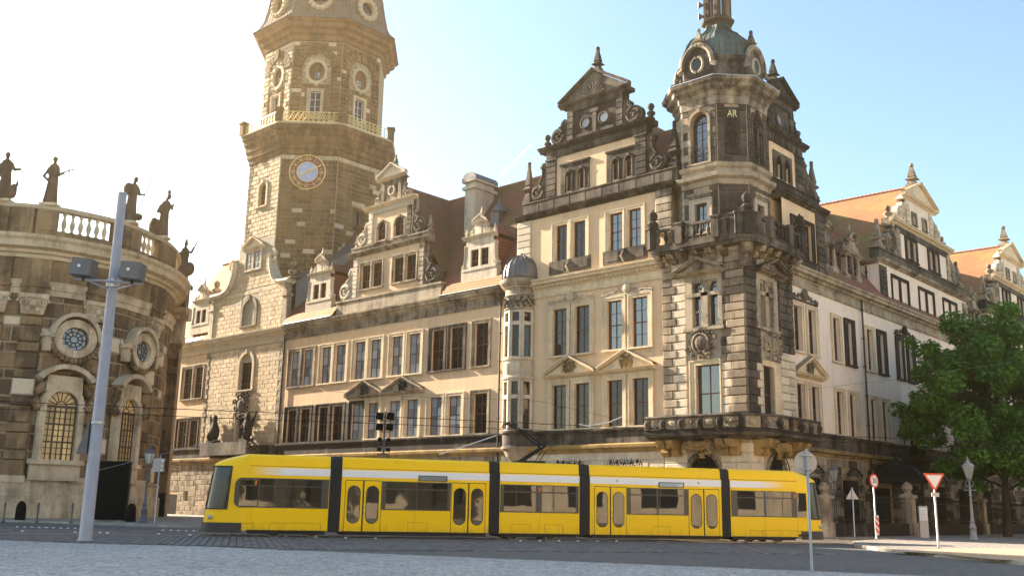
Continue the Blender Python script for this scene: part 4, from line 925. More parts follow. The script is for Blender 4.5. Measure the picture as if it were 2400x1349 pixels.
for fr,hh,pu0,pu1,cc in ((fA,hA,-5.0,-1.2,-3.08),(fB,hB,1.3,5.55,3.3)):
    for h in hh[:2]: window(T,fr,*h,rec=.3,nx=1,nz=2,arch=True,sur=None,tr=.0,fw=.07,glass='skyglass' if fr is fA else 'glass')
    window(T,fr,*hh[2],rec=.32,nx=2,nz=2,glass='skyglass' if fr is fA else 'glass',sur='cream',sw=(.5,.12) if fr is fA else (.05,.9),st=.35,sd=.12,sill=False,tr=.5)
    a,b=hh[0][0],hh[1][1]; m=MB(fr); m.box(a-.55,a,0,.16,13.75,17.2).box(b,b+.35,0,.16,13.75,17.2).box(hh[0][1],hh[1][0],0,.2,13.75,16.3).box(a-.55,b+.35,0,.2,15.95,16.2).box(a-.65,b+.45,0,.3,13.55,13.75)
    m.box(a-.55,b+.35,0,.15,17.05,17.45); m.build('window_frame_stone','mid',T)
    cl_=MB(fr); q=(hh[0][1]+hh[1][0])/2; cl_.lathe(q,.15,[(.16,16.2),(.12,16.3),(.15,16.6),(.22,16.75),(.14,16.85),(.2,17.0)],8); cl_.build('window_column','mid',T)
    pediment(T,fr,pu0,pu1,17.35,.85,.75,'mid','mid',.3,seed=21)
    relief(T,fr,cc,12.7,2.5,2.2,.18,'mid',31+int(cc)); relief(T,fr,cc,14.3,.7,1.2,.3,'mid',41,shield=False)
    gr=MB(fr); r=1.2; cz=4.05; n=12
    for k in range(n):
        p=PI*k/n; q=PI*(k+1)/n; gr.ext([(cc+1.35*cos(p),cz+1.35*sin(p)),(cc+1.35*cos(q),cz+1.35*sin(q)),(cc+1.1*cos(q),cz+1.1*sin(q)),(cc+1.1*cos(p),cz+1.1*sin(p))],0,.16)
    gr.box(cc-1.35,cc-1.1,0,.16,1.2,cz).box(cc+1.1,cc+1.35,0,.16,1.2,cz); wn=gr.build('arched_window','mid',T)
    g_=MB(fr); g_.ext([(cc-1.1,1.2),(cc+1.1,1.2)]+[(cc+1.1*cos(PI*k/10),cz+1.1*sin(PI*k/10)) for k in range(11)],.0,.02); g_.build('pane','blackp',wn)
    g_=MB(fr)
    for k in range(-9,10):
        for s in (-1,1):
            x0=k*.25; pts=[(cc+x0+s*t*.5,.3,2.8+t) for t in (0,.8,1.6,2.4)]
            pts=[p for p in pts if abs(p[0]-cc)<1.25 and (p[2]-cz<0 or math.hypot(p[0]-cc,p[2]-cz)<1.3)]
            if len(pts)>1: g_.tube(pts,.02,4)
    for k in range(11):
        a=PI*k/10; g_.tube([(cc+1.28*cos(a),.22,cz+1.28*sin(a)),(cc+1.1*cos(a),.34,cz+1.1*sin(a))],.03,4)
    g_.tube([(cc+1.28*cos(PI*k/14),.36,cz+1.28*sin(PI*k/14)) for k in range(15)],.035,4); g_.build('window_grille','iron',wn)
Bk.done()
# lower balcony (rounded sweep over both faces)
def rpath(off,r=1.6,ua=-6.9,ub=7.3):
    cx,cy=.32-r+off*0,0+r; pts=[(ua,-off)]
    pts+=[(ua+.6,-off)]
    for k in range(9):
        a=-PI/2+PI/2*k/8; pts.append((cx+(r+off)*cos(a),cy+(r+off)*sin(a)))
    pts+=[(.32+off,ub-.6),(.32+off,ub)]; return pts
m=MB(); m.sweep(rpath(0),[(-.3,6.15),(.9,6.15),(1.1,6.3),(1.45,6.38),(1.5,6.55),(-.3,6.55)]); m.build('balcony_floor','dark',T)
m=MB(); m.sweep(rpath(0),[(1.2,6.55),(1.42,6.55),(1.42,6.8),(1.35,6.84),(1.22,6.84),(1.2,6.8)]); m.build('balcony_plinth','black',T)
m=MB(); m.sweep(rpath(0),[(1.15,7.55),(1.47,7.55),(1.5,7.66),(1.42,7.75),(1.18,7.75)]); m.build('balcony_rail','dark',T)
pth=rpath(1.32); cum=[0]
for p,q in zip(pth,pth[1:]): cum.append(cum[-1]+math.dist(p,q))
def atp(s):
    for i in range(len(cum)-1):
        if s<=cum[i+1] or i==len(cum)-2:
            t=(s-cum[i])/(cum[i+1]-cum[i]); p=Vector(pth[i]).lerp(Vector(pth[i+1]),t); d_=(Vector(pth[i+1])-Vector(pth[i])).normalized(); return Fr((p.x,p.y,0),(d_.x,d_.y,0),(d_.y,-d_.x,0))
tot=cum[-1]; n=11
for k in range(n+1):
    f=atp(min(max(tot*k/n,.2),tot-.2)); b_=MB(f); b_.box(-.2,.2,-.14,.14,6.84,7.55).ball(0,.12,7.2,.2,7,.3).box(-.24,.24,-.16,.18,6.84,6.95); b_.build('balcony_pier','dark',T)
for k in range(n):
    f=atp(tot*(k+.5)/n); p_=MB(f); L_=tot/n*.5-.22
    if k%2==0:
        p_.box(-L_,L_,-.06,.06,6.84,6.94).box(-L_,L_,-.06,.06,7.46,7.55)
        for s in (-1,1):
            spiral(p_,s*L_*.45,7.2,.24,1.5,s,0,.055,0,12); p_.tube([(s*L_*.9,0,6.95),(s*L_*.2,0,7.2),(s*L_*.9,0,7.46)],.05,5)
        p_.tube([(.0+.12*cos(a),0,7.2+.24*sin(a)) for a in [2*PI*j/10 for j in range(11)]],.045,5)
        p_.build('pierced_panel','mid',T)
    else:
        p_.box(-L_,L_,-.05,.04,6.84,7.55); p_.ball(0,.05,7.2,L_*.8,8,.26,5,.12); p_.build('carved_panel','mid',T)
def bracket(fr,u,z,h,dp,w,mat,name='bracket'):
    b_=MB(fr); b_.prof([(0,z-h),(dp*.25,z-h),(dp*.45,z-h*.75),(dp*.4,z-h*.5),(dp*.8,z-h*.42),(dp*.95,z-h*.2),(dp,z),(0,z)],u-w/2,u+w/2)
    for s in (-1,1):
        b_.tube([(u+s*w*.3,dp*.72,z-h*.35),(u+s*w*.55,dp*.72,z-h*.35)],h*.2,8); b_.tube([(u+s*w*.3,dp*.3,z-h*.82),(u+s*w*.52,dp*.3,z-h*.82)],h*.14,8)
    return b_.build(name,mat,T)
for fr,us in ((fA,(-5.9,-5.1,-1.3,-.6)),(fB,(.6,1.3,4.6,5.9))):
    for u in us: bracket(fr,u,6.15,1.05,1.25,.55,'ochre')
relief(T,fA,-3.08,5.75,2.6,.6,.7,'ochre',51); relief(T,fB,3.1,5.75,2.6,.6,.7,'ochre',52)
finial(T,fA,-3.08,.35,4.95,.7,.5,'ochre','keystone'); finial(T,fB,3.1,.35,4.95,.7,.5,'ochre','keystone')
# upper balcony
UBp=[(-6.4,-1.3),(-3.9,-1.3),(-3.9,-1.5),(-1.0,-1.5),(-1.0,-1.3),(.2,-1.3),(.75,-1.3),(1.62,-.43),(1.62,.2),(1.62,1.2),(1.82,1.2),(1.82,4.0),(1.62,4.0),(1.62,6.4)]
U0=[(-6.4,0),(.32,0),(.32,6.4)]
m=MB(); m.slab(UBp+[(.2,6.4),(.2,.1),(-6.4,.1)],19.25,19.55); m.slab([(p[0]*.985-.02,p[1]*.93) for p in UBp]+[(.2,6.4),(.2,.1),(-6.4,.1)],19.05,19.25); m.build('balcony_floor','dark',T)
for a,b in zip(UBp,UBp[1:]):
    a=Vector((*a,0)); b=Vector((*b,0)); L_=(b-a).length
    if L_<.5: continue
    U=(b-a).normalized(); f=Fr(a,U,(U.y,-U.x,0)).sh(0,-.16,0)
    MB(f).box(.0,L_,-.13,.13,20.72,20.9).box(0,L_,-.12,.12,19.55,19.75).build('balcony_rail','dark',T)
    if L_>1.2:
        nb=3 if L_<2.7 else 4
        for k in range(nb):
            u=.3+(L_-.6)*(k+.5)/nb; q=MB(f); q.lathe(u,0,[(.1,19.75),(.1,19.85),(.06,19.9),(.15,20.12),(.15,20.25),(.07,20.5),(.11,20.6),(.11,20.72)],8); q.build('baluster','dark',T,smooth=True)
    for u in (0,L_):
        if L_>1.2: MB(f).box(u-.28,u+.28,-.2,.2,19.55,20.95).box(u-.34,u+.34,-.26,.26,20.95,21.08).build('balcony_pier','dark',T)
for (x,y),h in (((-6.25,-1.1),1.6),((1.05,-.75),1.95),((1.4,6.2),1.6)):
    f=Fr((x,y,0),(1,0,0),(0,-1,0)); m=MB(f); m.lathe(0,0,[(.42,19.55),(.42,20.9),(.5,21.0),(.5,21.1),(.25,21.15),(.45,21.4),(.3,21.6),(.16,21.7),(.28,21.78),(.36,22.05),(.3,22.25),(.1,22.4+.2*(h-1.6)),(.02,22.55)],8); m.build('pinecone_finial','black',T)
for fr,us in ((fA,(-6.0,-5.0,-4.2,-3.08,-1.9,-1.0)),(fB,(.9,1.8,3.0,4.2,5.2,6.1))):
    for i,u in enumerate(us): bracket(fr,u,19.08,.72 if i%2==0 else .6,1.15,.45,'mid')
m=MB(Fr((.32,0,0),(.7071,.7071,0),(.7071,-.7071,0))); m.prof([(-.2,17.6),(.25,17.6),(.4,18.0),(.35,18.3),(.8,18.5),(1.0,19.1),(-.2,19.1)],-.4,.4); m.build('corner_bracket','mid',T)
m=MB(); m.sweep(U0,[(0,18.72),(.14,18.75),(.2,18.95),(.3,19.0),(.3,19.05),(0,19.05)]); m.build('tower_band','pale',T)
# octagon storeys
def chamf(cx,cy,h,q): return [(cx-h+q,cy-h),(cx+h-q,cy-h),(cx+h,cy-h+q),(cx+h,cy+h-q),(cx+h-q,cy+h),(cx-h+q,cy+h),(cx-h,cy+h-q),(cx-h,cy-h+q)]
ox,oy=-3.15,3.35
def ofac(h,q):
    P=chamf(ox,oy,h,q); o=[]
    for i in range(8):
        a=Vector((*P[i],0)); b=Vector((*P[(i+1)%8],0)); U=(b-a).normalized(); o.append((Fr(a,U,(U.y,-U.x,0)),(b-a).length))
    return o
Bk=Blocks(T,'block')
for i,(f,l) in enumerate(ofac(2.95,1.54)):
    c=l/2; hl=[(c-.5,c+.5,20.6,22.75)] if i in (0,2) else []; h2=[(c-.72,c+.72,25.75,29.6)] if i in (0,2) else []
    wall(T,f,0,l,19.2,24.0,hl,'mortard','octagon_wall',.35); wall(T,f,0,l,25.2,30.3,h2,'mortard','octagon_wall',.45)
    if i in (7,0,1,2):
        mt='quoinpale' if i==7 else ('qdark' if i in (1,2) else 'quoin')  # sun side put into the stone: lit facet pale, shaded facets dark
        mf=(lambda x,y,a,b:'qdark' if (random.random()<.35 or (x>2.0)) else 'quoin') if i==0 else None
        Bk.fill(f,.03,l-.03,19.5,23.95,.56,1.5,mt,[(c-.95,c+.95,20.3,23.3)] if hl else [],d=.08,gap=.04,matf=mf)
        Bk.fill(f,.03,l-.03,25.5,30.0,.56,1.3,mt,[(c-.9,c+.9,25,29.85)] if h2 else ([(c-.5,c+.5,26.2,29.6)] if i in (1,7) else []),d=.08,gap=.04,matf=mf)
    for h in hl: window(T,f,*h,rec=.3,nx=2,nz=3,sur='pale',sw=(.42,.42),st=.35,sd=.12,timber='timberd',tr=2,glass='skyglass'); MB(f).box(c-1.05,c+1.05,0,.3,23.3,23.5).box(c-.9,c+.9,0,.2,23.15,23.3).build('window_lintel','mid',T)
    for h in h2:
        window(T,f,*h,rec=.42,nx=2,nz=5,arch=True,sur='quoin' if i==0 else 'qdark',sw=(.2,.2),sd=.12,timber='timberd',tr=2,glass='skyglass')
        g_=MB(f); a=h[0]; 
        g_.box(a,h[1],.0,.03,26.75,26.8).box(a,h[1],0,.03,25.8,25.84)
        for k in range(9): x=a+(h[1]-a)*k/8; g_.tube([(x,.02,25.8),(x,.14*(k%2),26.3),(x,.02,26.8)],.018,4)
        for k in range(4): spiral(g_,a+(h[1]-a)*(k+.5)/4,26.3,.17,1.4,1 if k%2 else -1,.12,.022,0,12); spiral(g_,a+(h[1]-a)*(k+.5)/4,27.0,.12,1.2,-1,.05,.02,0,10)
        g_.build('iron_balcony','iron',T)
    if i in (1,7):
        rl=relief(T,f,c,27.3,.95,2.6,.1,'black' if i==1 else 'mid',60+i,'trophy_relief'); relief(T,f,c,28.0,.85,1.7,.1,'black' if i==1 else 'mid',70+i,'trophy_relief',False)
        MB(f).box(c-.5,c+.5,0,.08,26.1,29.7).build('relief_panel','qdark' if i==1 else 'quoinpale',T)  # relief panel tone follows its facet: pale when lit, dark when shaded
        if i==1: text(T,'AR',f,c,.16,29.15,.75,'gold',0,'monogram',.02,.75)
Bk.done()
oc=chamf(ox,oy,2.95,1.54)
m=MB(); m.sweep(oc,[(0,23.9),(.15,23.95),(.2,24.3),(.5,24.45),(.55,24.7),(.2,24.8),(.12,25.1),(.3,25.25),(.35,25.5),(0,25.5)],True); m.build('octagon_cornice','mid',T)
m=MB(); m.sweep(oc,[(-.4,29.95),(.1,29.95),(.14,30.5),(.25,30.6),(.3,30.9),(.65,31.1),(.7,31.35),(.95,31.5),(1.0,31.75),(-.4,31.8)],True); m.build('octagon_cornice','mid',T)
m=MB(); m.sweep(oc,[(-.4,31.74),(1.02,31.74),(1.02,31.78),(-.4,31.9)],True); m.build('cornice_flashing','galv',T)
dr=chamf(ox,oy,2.75,1.5)
m=MB(); m.sweep(dr,[(-.3,31.8),(0,31.8),(0,33.3),(.12,33.4),(.3,33.55),(.32,33.8),(-.3,33.85)],True); m.build('dome_drum','dark',T)
fc=ofac(2.75,1.5)
for i in (0,2,7,6,4):
    f,l=fc[i]
    if i==7: continue
    c=l/2; a=MB(f); a.box(c-1.15,c+1.15,-.5,.3,31.85,33.2); a.ext([(c+1.15*cos(PI*k/12),33.2+1.5*sin(PI*k/12)) for k in range(13)],-.8,.3); d_=a.build('drum_dormer','dark',T)
    a=MB(f); a.tube([(c+1.25*cos(PI*k/14),.3,33.2+1.6*sin(PI*k/14)) for k in range(15)],.2,6); a.tube([(c-1.6,.35,32.95),(c-1.2,.35,33.15)],.2,6); a.tube([(c+1.6,.35,32.95),(c+1.2,.35,33.15)],.2,6); a.build('dormer_hood','mid',d_)
    a=MB(f); a.ext([(c+.42*cos(2*PI*k/14),33.3+.52*sin(2*PI*k/14)) for k in range(14)],.3,.33); a.build('pane','glass',d_)
    a=MB(f); a.tube([(c+.5*cos(2*PI*k/14),.32,33.3+.6*sin(2*PI*k/14)) for k in range(15)],.12,6); a.build('dormer_ring','mid',d_)
    obelisk(T,f,c,.0,34.75,1.5,.55,'mid','drum_obelisk')
dp=[(2.95,33.8),(2.7,34.15),(2.66,34.7),(2.55,35.25),(2.2,35.85),(1.65,36.3),(1.15,36.7),(.88,37.1),(.8,37.5)]
m=MB(); rings=[]
for h,z in dp: rings.append([m.V(x,y,z) for x,y in chamf(ox,oy,h,h*.545)])
for a,b in zip(rings,rings[1:]):
    for k in range(8): j=(k+1)%8; m.face(a[k],a[j],b[j],b[k])
dome=m.build('onion_dome','verdi',T)
m=MB()
for i in range(8):
    for k in range(5):
        pts=[]
        for h,z in dp:
            P=chamf(ox,oy,h+.01,h*.545); t=k/5; pts.append((P[i][0]+(P[(i+1)%8][0]-P[i][0])*t,P[i][1]+(P[(i+1)%8][1]-P[i][1])*t,z))
        m.tube(pts,.035 if k else .07,4)
m.build('dome_seam','verdi',dome)
ln=chamf(ox,oy,.78,.42)
m=MB(); m.sweep(ln,[(-.5,37.4),(0,37.4),(.1,37.55),(.35,37.7),(.38,37.9),(.1,38.0),(.05,38.15),(-.5,38.2)],True); m.build('lantern_base','lantern',T)
for (x,y) in ln: 
    q=MB(); q.box(x-.14,x+.14,y-.14,y+.14,38.1,41.5); q.build('lantern_post','lantern',T)
m=MB(); m.sweep(ln,[(-.5,41.4),(.1,41.4),(.3,41.7),(-.5,41.8)],True); m.lathe(ox,oy,[(1.0,41.7),(.9,42.4),(.5,43.2),(.15,44.5),(.05,46)],8); m.build('lantern_cap','verdi',T)
for k,(z,dx) in enumerate(((39.0,-1.2),(38.05,-1.15))):
    q=MB(Fr((ox,oy,0),(-.8,-.6,0),(.6,-.8,0))); q.lathe(0,0,[(.01,0)],3) if False else None
    q.tube([(1.0,0.1,z+.3),(1.25,0.1,z+.3),(1.45,.1,z+.3)],[.06,.16,.32],10); q.build('loudspeaker_horn','lead',T)

# ---- right wing --------------------------------------------------------------------------------------------
T=thing('street_wing','pinkish plastered palace street wing running behind the tree to the right','building',(-6,40,0)); RW=T
ps=[]
y=13.8
for k in range(9):
    ps.append((y,y+1.12,y+2.3,y+3.42)); y+=6.25 if k<2 else 6.4
hs=[]
for (a,b,c,d) in ps: hs+=[(a,b,12.9,16.3),(c,d,12.9,16.3),(a,b,7.35,10.6),(c,d,7.35,10.6)]
wall(T,FB,12.9,72,5.5,18.4,hs,'plasterB')
for i,h in enumerate(hs):
    k=i//4; up=i%4<2; left=i%2==0
    window(T,FB,*h,rec=.32,sur=('cream' if k<2 and left else 'black' if k<2 else 'dark') if up else ('cream' if k<4 else 'mid'),sw=(.36,.3) if left else (.3,.5))
for k in (2,5): cresting(T,FB,(ps[k][0]+ps[k][3])/2,16.65,4.3,1.05,.15,'black')
stringband(T,FB,12.9,72); mainCornice(T,FB,12.9,72,'mid',True,True)
pipe(T,FB,19.0,1,18.6); MB(FB).box(12.9,72,0,.1,19.1,19.3).build('eaves','lead',T)
roofprism(T,W,[((.55,12.9,19.15),(.55,72,19.15),(-8,72,30.2),(-8,12.9,30.2)),((-16,12.9,19.15),(-16,72,19.15),(-8,72,30.2),(-8,12.9,30.2))],'tile'); ridgeline(T,(-8,13,30.25),(-8,72,30.25))
for c in (14.4,18.9,48.5,53): dormer(T,FB,c,19.35,1.6,'mid',True,5,-.3,zc=2.75)
wall(T,FB,12.9,72,0,5.5,[],'mortard')
ao=[(14.2,16.9,.4,4.0),(26.2,28.8,.4,4.0),(32.5,35.2,.4,4.0),(38.8,41.5,.4,4),(45,47.8,.4,4),(51.4,54,.4,4)]
Bk=Blocks(T,'rusticated_block'); Bk.fill(FB,12.9,60,.2,5.5,.6,1.3,'quoin',[(a-.2,b+.2,0,4.6) for a,b,_,_ in ao]+[(19.3,23.4,0,4.9)],d=.06,matf=lambda x,y,a,b:'qdark' if random.random()<.5 else 'quoin'); Bk.done()
for a,b,z0,z1 in ao+[(7.6,10.4,.4,4.0)]:
    g_=MB(FB); g_.box(a,b,.01,.04,z0,z1); w_=g_.build('ground_window','blackp',T)
    g_=MB(FB); n=9
    for k in range(n+1): x=a+(b-a)*k/n; g_.tube([(x,.1,z0),(x,.5,z0+.8),(x,.5,z1-.6),(x,.25,z1+.1)],.03,4)
    for z in (z0+.6,z0+1.6,z1-.6): g_.tube([(a,.5,z),(b,.5,z)],.03,4)
    for k in range(8): spiral(g_,a+(b-a)*(k+.5)/8,z1+.1+.35*sin(PI*(k+.5)/8),.25,1.5,1 if k%2 else -1,.35,.03,0,12); g_.ball(a+(b-a)*(k+.5)/8,.4,z1+.35+.5*sin(PI*(k+.5)/8),.12,6,None,4)
    g_.build('window_grille','iron',w_)
def far_gable(c,label,y0=10.8):
    T=thing('gabled_house',label,'building',(-6,c,19))
    h0=y0
    w0=[(c-8.2,c-6.75,19.4,21.75),(c-6.3,c-4.8,19.4,21.75),(c-1.95,c-.5,19.4,21.75),(c-.05,c+1.4,19.4,21.75),(c+4.2,c+5.65,19.4,21.75),(c+6.05,c+7.5,19.4,21.75)]
    wall(T,FB,c-h0,c+h0,18.6,22.6,w0,'plasterB','wall')
    for i,h in enumerate(w0): window(T,FB,*h,rec=.3,nz=3,sur='black',sw=(.25,.23) if i%2==0 else (.23,.25),tr=1/3)
    Bk=Blocks(T,'block'); 
    for s in (-1,1): pilaster(Bk,FB,*sorted((c+s*h0,c+s*(h0-1.3))),19.2,22.4,0,.16,'qdark' if s<0 else 'quoin',.55)
    cornice(T,FB,c-h0-.2,c+h0+.2,22.6,23.0,.5,'mid')
    MB(FB).box(c-h0+.1,c+h0-.1,-.8,0,22.6,24.0).box(c-h0+.1,c+h0-.1,-.8,.1,23.85,24.0).build('parapet_band','dark',T)
    w1=[(c-4.5,c-3.4,24.15,26.1),(c-3.1,c-2.0,24.15,26.1),(c+1.0,c+2.1,24.15,26.1),(c+2.4,c+3.55,24.15,26.1)]
    wall(T,FB,c-6.6,c+6.2,24.0,26.7,w1,'plasterB','gable_wall')
    for i,h in enumerate(w1): window(T,FB,*h,rec=.3,nz=3,sur='black',sw=(.18,.15) if i%2==0 else (.15,.18),tr=1/3)
    for s in (-1,1): pilaster(Bk,FB,*sorted((c+s*6.7,c+s*5.8)),24.0,26.6,0,.12,'mid',.5)
    MB(FB).box(c-6.7,c+6.3,0,.1,26.3,26.85).build('frieze','dark',T); cornice(T,FB,c-7.9,c+7.2,26.85,27.3,.5,'cream'); MB(FB).box(c-7.7,c+7,-.8,0,26.6,27.35).build('cornice_core','mid',T)
    w2=[(c-2.5,c-1.5,27.85,28.75),(c+.1,c+1.0,27.85,28.75)]
    wall(T,FB,c-3.9,c+2.6,27.35,30.0,w2,'plasterB','attic_wall')
    for h in w2: window(T,FB,*h,rec=.3,nx=2,nz=2,sur='mid',sw=(.1,.1),tr=2)
    for s in (-1,1): pilaster(Bk,FB,*sorted((c-.65+s*3.3,c-.65+s*2.5)),27.35,29.9,0,.12,'pale',.5)
    Bk.done()
    pediment(T,FB,c-4.7,c+3.6,30.0,1.75,.5,'cream',None,.35); MB(FB).ext([(c-4.2,30),(c+3.1,30),(c-.55,32.0)],-.8,0).build('pediment_core','plasterB',T)
    MB(FB).box(c-3.8,c+2.6,-.8,-.35,24,30).box(c-6.5,c+6,-.8,-.35,24,26.8).build('gable_core','mid',T)
    obelisk(T,FB,c-.55,-.4,32.0,2.3,.85,'mid','gable_finial')
    for s in (-1,1):
        volute(T,FB,c+s*6.6,24.0,2.2,2.5,s,'mid',.6); obelisk(T,FB,c+s*(h0-1.0),-.4,24.0,2.7,.75,'mid'); volute(T,FB,c-.65+s*3.3,27.35,2.0,2.2,s,'pale',.5)
        finial(T,FB,c-.5+s*6.6,-.4,27.3,1.3,.8,'mid','ball_finial')
    MB().box(-14,-.05,c-h0+.02,c+h0-.02,18.5,22.75).build('core','plasterB',T)
    cornice(T,Fr((0,c-h0,0),(-1,0,0),(0,-1,0)),0,14,22.5,22.95,.4,'mid','side_cornice')
    roofprism(T,W,[((-.8,c-.55,32.0),(-16,c-.55,32.0),(-16,c-h0-.3,22.8),(-.8,c-h0-.3,22.8)),((-.8,c-.55,32.0),(-16,c-.55,32.0),(-16,c+h0+.3,22.8),(-.8,c+h0+.3,22.8))],'tileo'); ridgeline(T,(-.8,c-.55,32.05),(-16,c-.55,32.05))
    pipe(T,Fr((0,c-h0,0),(-1,0,0),(0,-1,0)),1.1,19,22.4,.15)
    ch=MB(); ch.box(-5.6,-4.2,c+11.3,c+13.0,22,30.0).box(-5.8,-4.0,c+11.1,c+13.2,29.4,29.7); o=ch.build('chimney','plasterB',T); ch=MB(Fr((-4.9,c+12.15,0),(0,1,0),(1,0,0))); ch.ext([(1.0*cos(PI*k/8),30+.8*sin(PI*k/8)) for k in range(9)],-.95,.95); ch.build('chimney_hood','lead',o)
far_gable(34.4,'pinkish gabled house with orange sunlit roof rising above the street wing')
far_gable(62.0,'farther gabled house with orange roof, partly behind the tree top')
# portal canopy and dark niche statue on the street wing
T=thing('porch_canopy','dark ribbed lead porch canopy over a street door behind the fence','canopy',FB.p(21.3,1.4,0))
m=MB(FB.sh(21.3,1.3,0)); m.lathe(0,0,[(2.3,4.0),(2.25,4.2),(2.1,4.5),(1.7,5.0),(1.1,5.35),(.4,5.6),(.12,5.9)],8,rot=PI/8); m.lathe(0,0,[(.1,5.85),(.22,6.15),(.2,6.35),(.04,6.6)],8); cp=m.build('canopy_roof','iron',T)
m=MB(FB.sh(21.3,1.3,0))
for k in range(8): a=PI/8+2*PI*k/8; m.tube([(r*cos(a),r*sin(a),z) for r,z in ((2.32,4.0),(2.15,4.5),(1.74,5.0),(1.13,5.37),(.42,5.62))],.06,5)
m.build('canopy_rib','iron',cp)
for u in (-1.7,1.7): MB(FB.sh(21.3,2.6,0)).box(u-.08,u+.08,-.08,.08,0,4.05).build('canopy_post','iron',T)
MB(FB.sh(21.3,0,0)).box(-1.4,1.4,.02,.1,0,3.6).build('door','blackp',T)
# ================================================================== CHURCH
T=thing('round_church','brown sandstone baroque church with curved balustraded end wall','church',fl(86,-36))
cpts=[(-62,70),(-45,71.2),(-38.3,72.4),(-36.2,72.9),(-34.7,73.6),(-33.3,74.8),(-31.9,76.3),(-31.0,78.1),(-30.5,80),(-30.1,82),(-30.05,84.2),(-30.4,87),(-31.3,90),(-33.2,94)]
def cat(pts,n=6):
    o=[]
    for i in range(len(pts)-1):
        p0=Vector(pts[max(i-1,0)]); p1=Vector(pts[i]); p2=Vector(pts[i+1]); p3=Vector(pts[min(i+2,len(pts)-1)])
        for k in range(n):
            t=k/n; o.append(.5*((2*p1)+(p2-p0)*t+(2*p0-5*p1+4*p2-p3)*t*t+(3*p1-p0-3*p2+p3)*t**3))
    o.append(Vector(pts[-1])); return o
dense=[fl(q[1],q[0]).to_2d() for q in cat(cpts,8)]
cl=[0.]
for a,b in zip(dense,dense[1:]): cl.append(cl[-1]+(b-a).length)
def cat_at(s):
    for i in range(len(cl)-1):
        if s<=cl[i+1]: return dense[i].lerp(dense[i+1],(s-cl[i])/(cl[i+1]-cl[i]))
    return dense[-1]
Ltot=cl[-1]; NS=int(Ltot/.75); cpath=[tuple(cat_at(Ltot*k/NS)) for k in range(NS+1)]
def cfr(s):
    a=cat_at(max(s-.35,0)); b=cat_at(min(s+.35,Ltot)); t=(b-a).normalized(); p=cat_at(s); return Fr((p.x,p.y,0),(t.x,t.y,0),(t.y,-t.x,0))
def s_of_px(px):
    px=1200+2386*px if abs(px)<1 else px
    best=None
    for i in range(400):
        s=Ltot*i/400; p=cat_at(s); v=Vector((p.x,p.y,0))-CAM; q=1200+2386*(v.dot(RH)/v.dot(FH))
        if best is None or abs(q-px)<best[0]: best=(abs(q-px),s)
    return best[1]
m=MB(); m.sweep(cpath,[(-1.2,0),(0,0),(0,20.9),(-1.2,20.9)]); m.build('wall','mortard',T)
Bk=Blocks(T,'block'); rq=random.Random(3); z=2.9; k=0
s0=s_of_px(-.60)
while z<16.4:
    h=1.25 if k%2==0 else .72; st=1.5; s=s0+(st/2 if k%2 else 0)
    while s<Ltot-.3:
        w_=st*rq.choice((.7,1,1,1.3)); e=min(s+w_,Ltot); 
        a=cat_at(s+.02); b=cat_at(e-.02); t=(b-a); l=t.length; t.normalize(); f=Fr((a.x,a.y,0),(t.x,t.y,0),(t.y,-t.x,0)); bow=.05+.12*min(1,l*l*.06)
        Bk.add(f,0,l,z+.025,z+h-.025,-.3,rq.uniform(.05,.1),'church'); s=e
    z+=h; k+=1
Bk.done()
def csweep(pr,name,mat): m=MB(); m.sweep(cpath,pr); return m.build(name,mat,T)
csweep([(0,0),(.45,0),(.45,1.7),(.3,1.85),(.3,2.6),(.4,2.75),(.1,2.95),(0,2.95)],'plinth','churchpale')
csweep([(0,16.4),(.2,16.4),(.22,16.8),(.3,16.85),(.32,17.3),(.42,17.45),(0,17.5)],'architrave','churchpale')
csweep([(0,17.5),(.12,17.5),(.12,19.1),(0,19.1)],'frieze','churchplain')
csweep([(0,19.1),(.3,19.15),(.35,19.4),(.6,19.5),(.65,19.7),(1.15,19.85),(1.2,20.3),(1.4,20.5),(1.45,20.75),(0,20.9)],'cornice','churchpale')
csweep([(-.3,20.85),(.35,20.85),(.35,21.4),(-.3,21.4)],'balustrade_plinth','churchplain')
csweep([(-.3,22.95),(.35,22.95),(.42,23.1),(.38,23.3),(-.35,23.3)],'balustrade_rail','churchpale')
PP=[-.56,-.5368,-.51,-.4849,-.4085,-.3975,-.3663,-.357]; ps_=[s_of_px(p) for p in PP]
for i,s in enumerate(ps_):
    f=cfr(s); MB(f).box(-.75,.75,-.35,.5,20.85,22.95).box(-.5,.5,.5,.58,21.3,22.6).build('balustrade_pier','churchplain',T)
bme=MB(); bme.lathe(0,0,[(.17,0),(.17,.12),(.1,.2),(.2,.55),(.2,.75),(.09,1.15),(.09,1.25),(.16,1.38),(.16,1.55)],8); bme=bme.mesh('baluster','churchpale',True)
s=s0
while s<Ltot-.3:
    if all(abs(s-q)>.95 for q in ps_) and not (s_of_px(-.5368)<s<s_of_px(-.4849)):
        p=cat_at(s); link('baluster',bme,T,mw=Matrix.Translation((p.x,p.y,21.4)))
    s+=.62
MB(cfr(s_of_px(-.51))).box(-1.9,1.9,-.25,.2,21.4,22.95).build('parapet','churchplain',T)
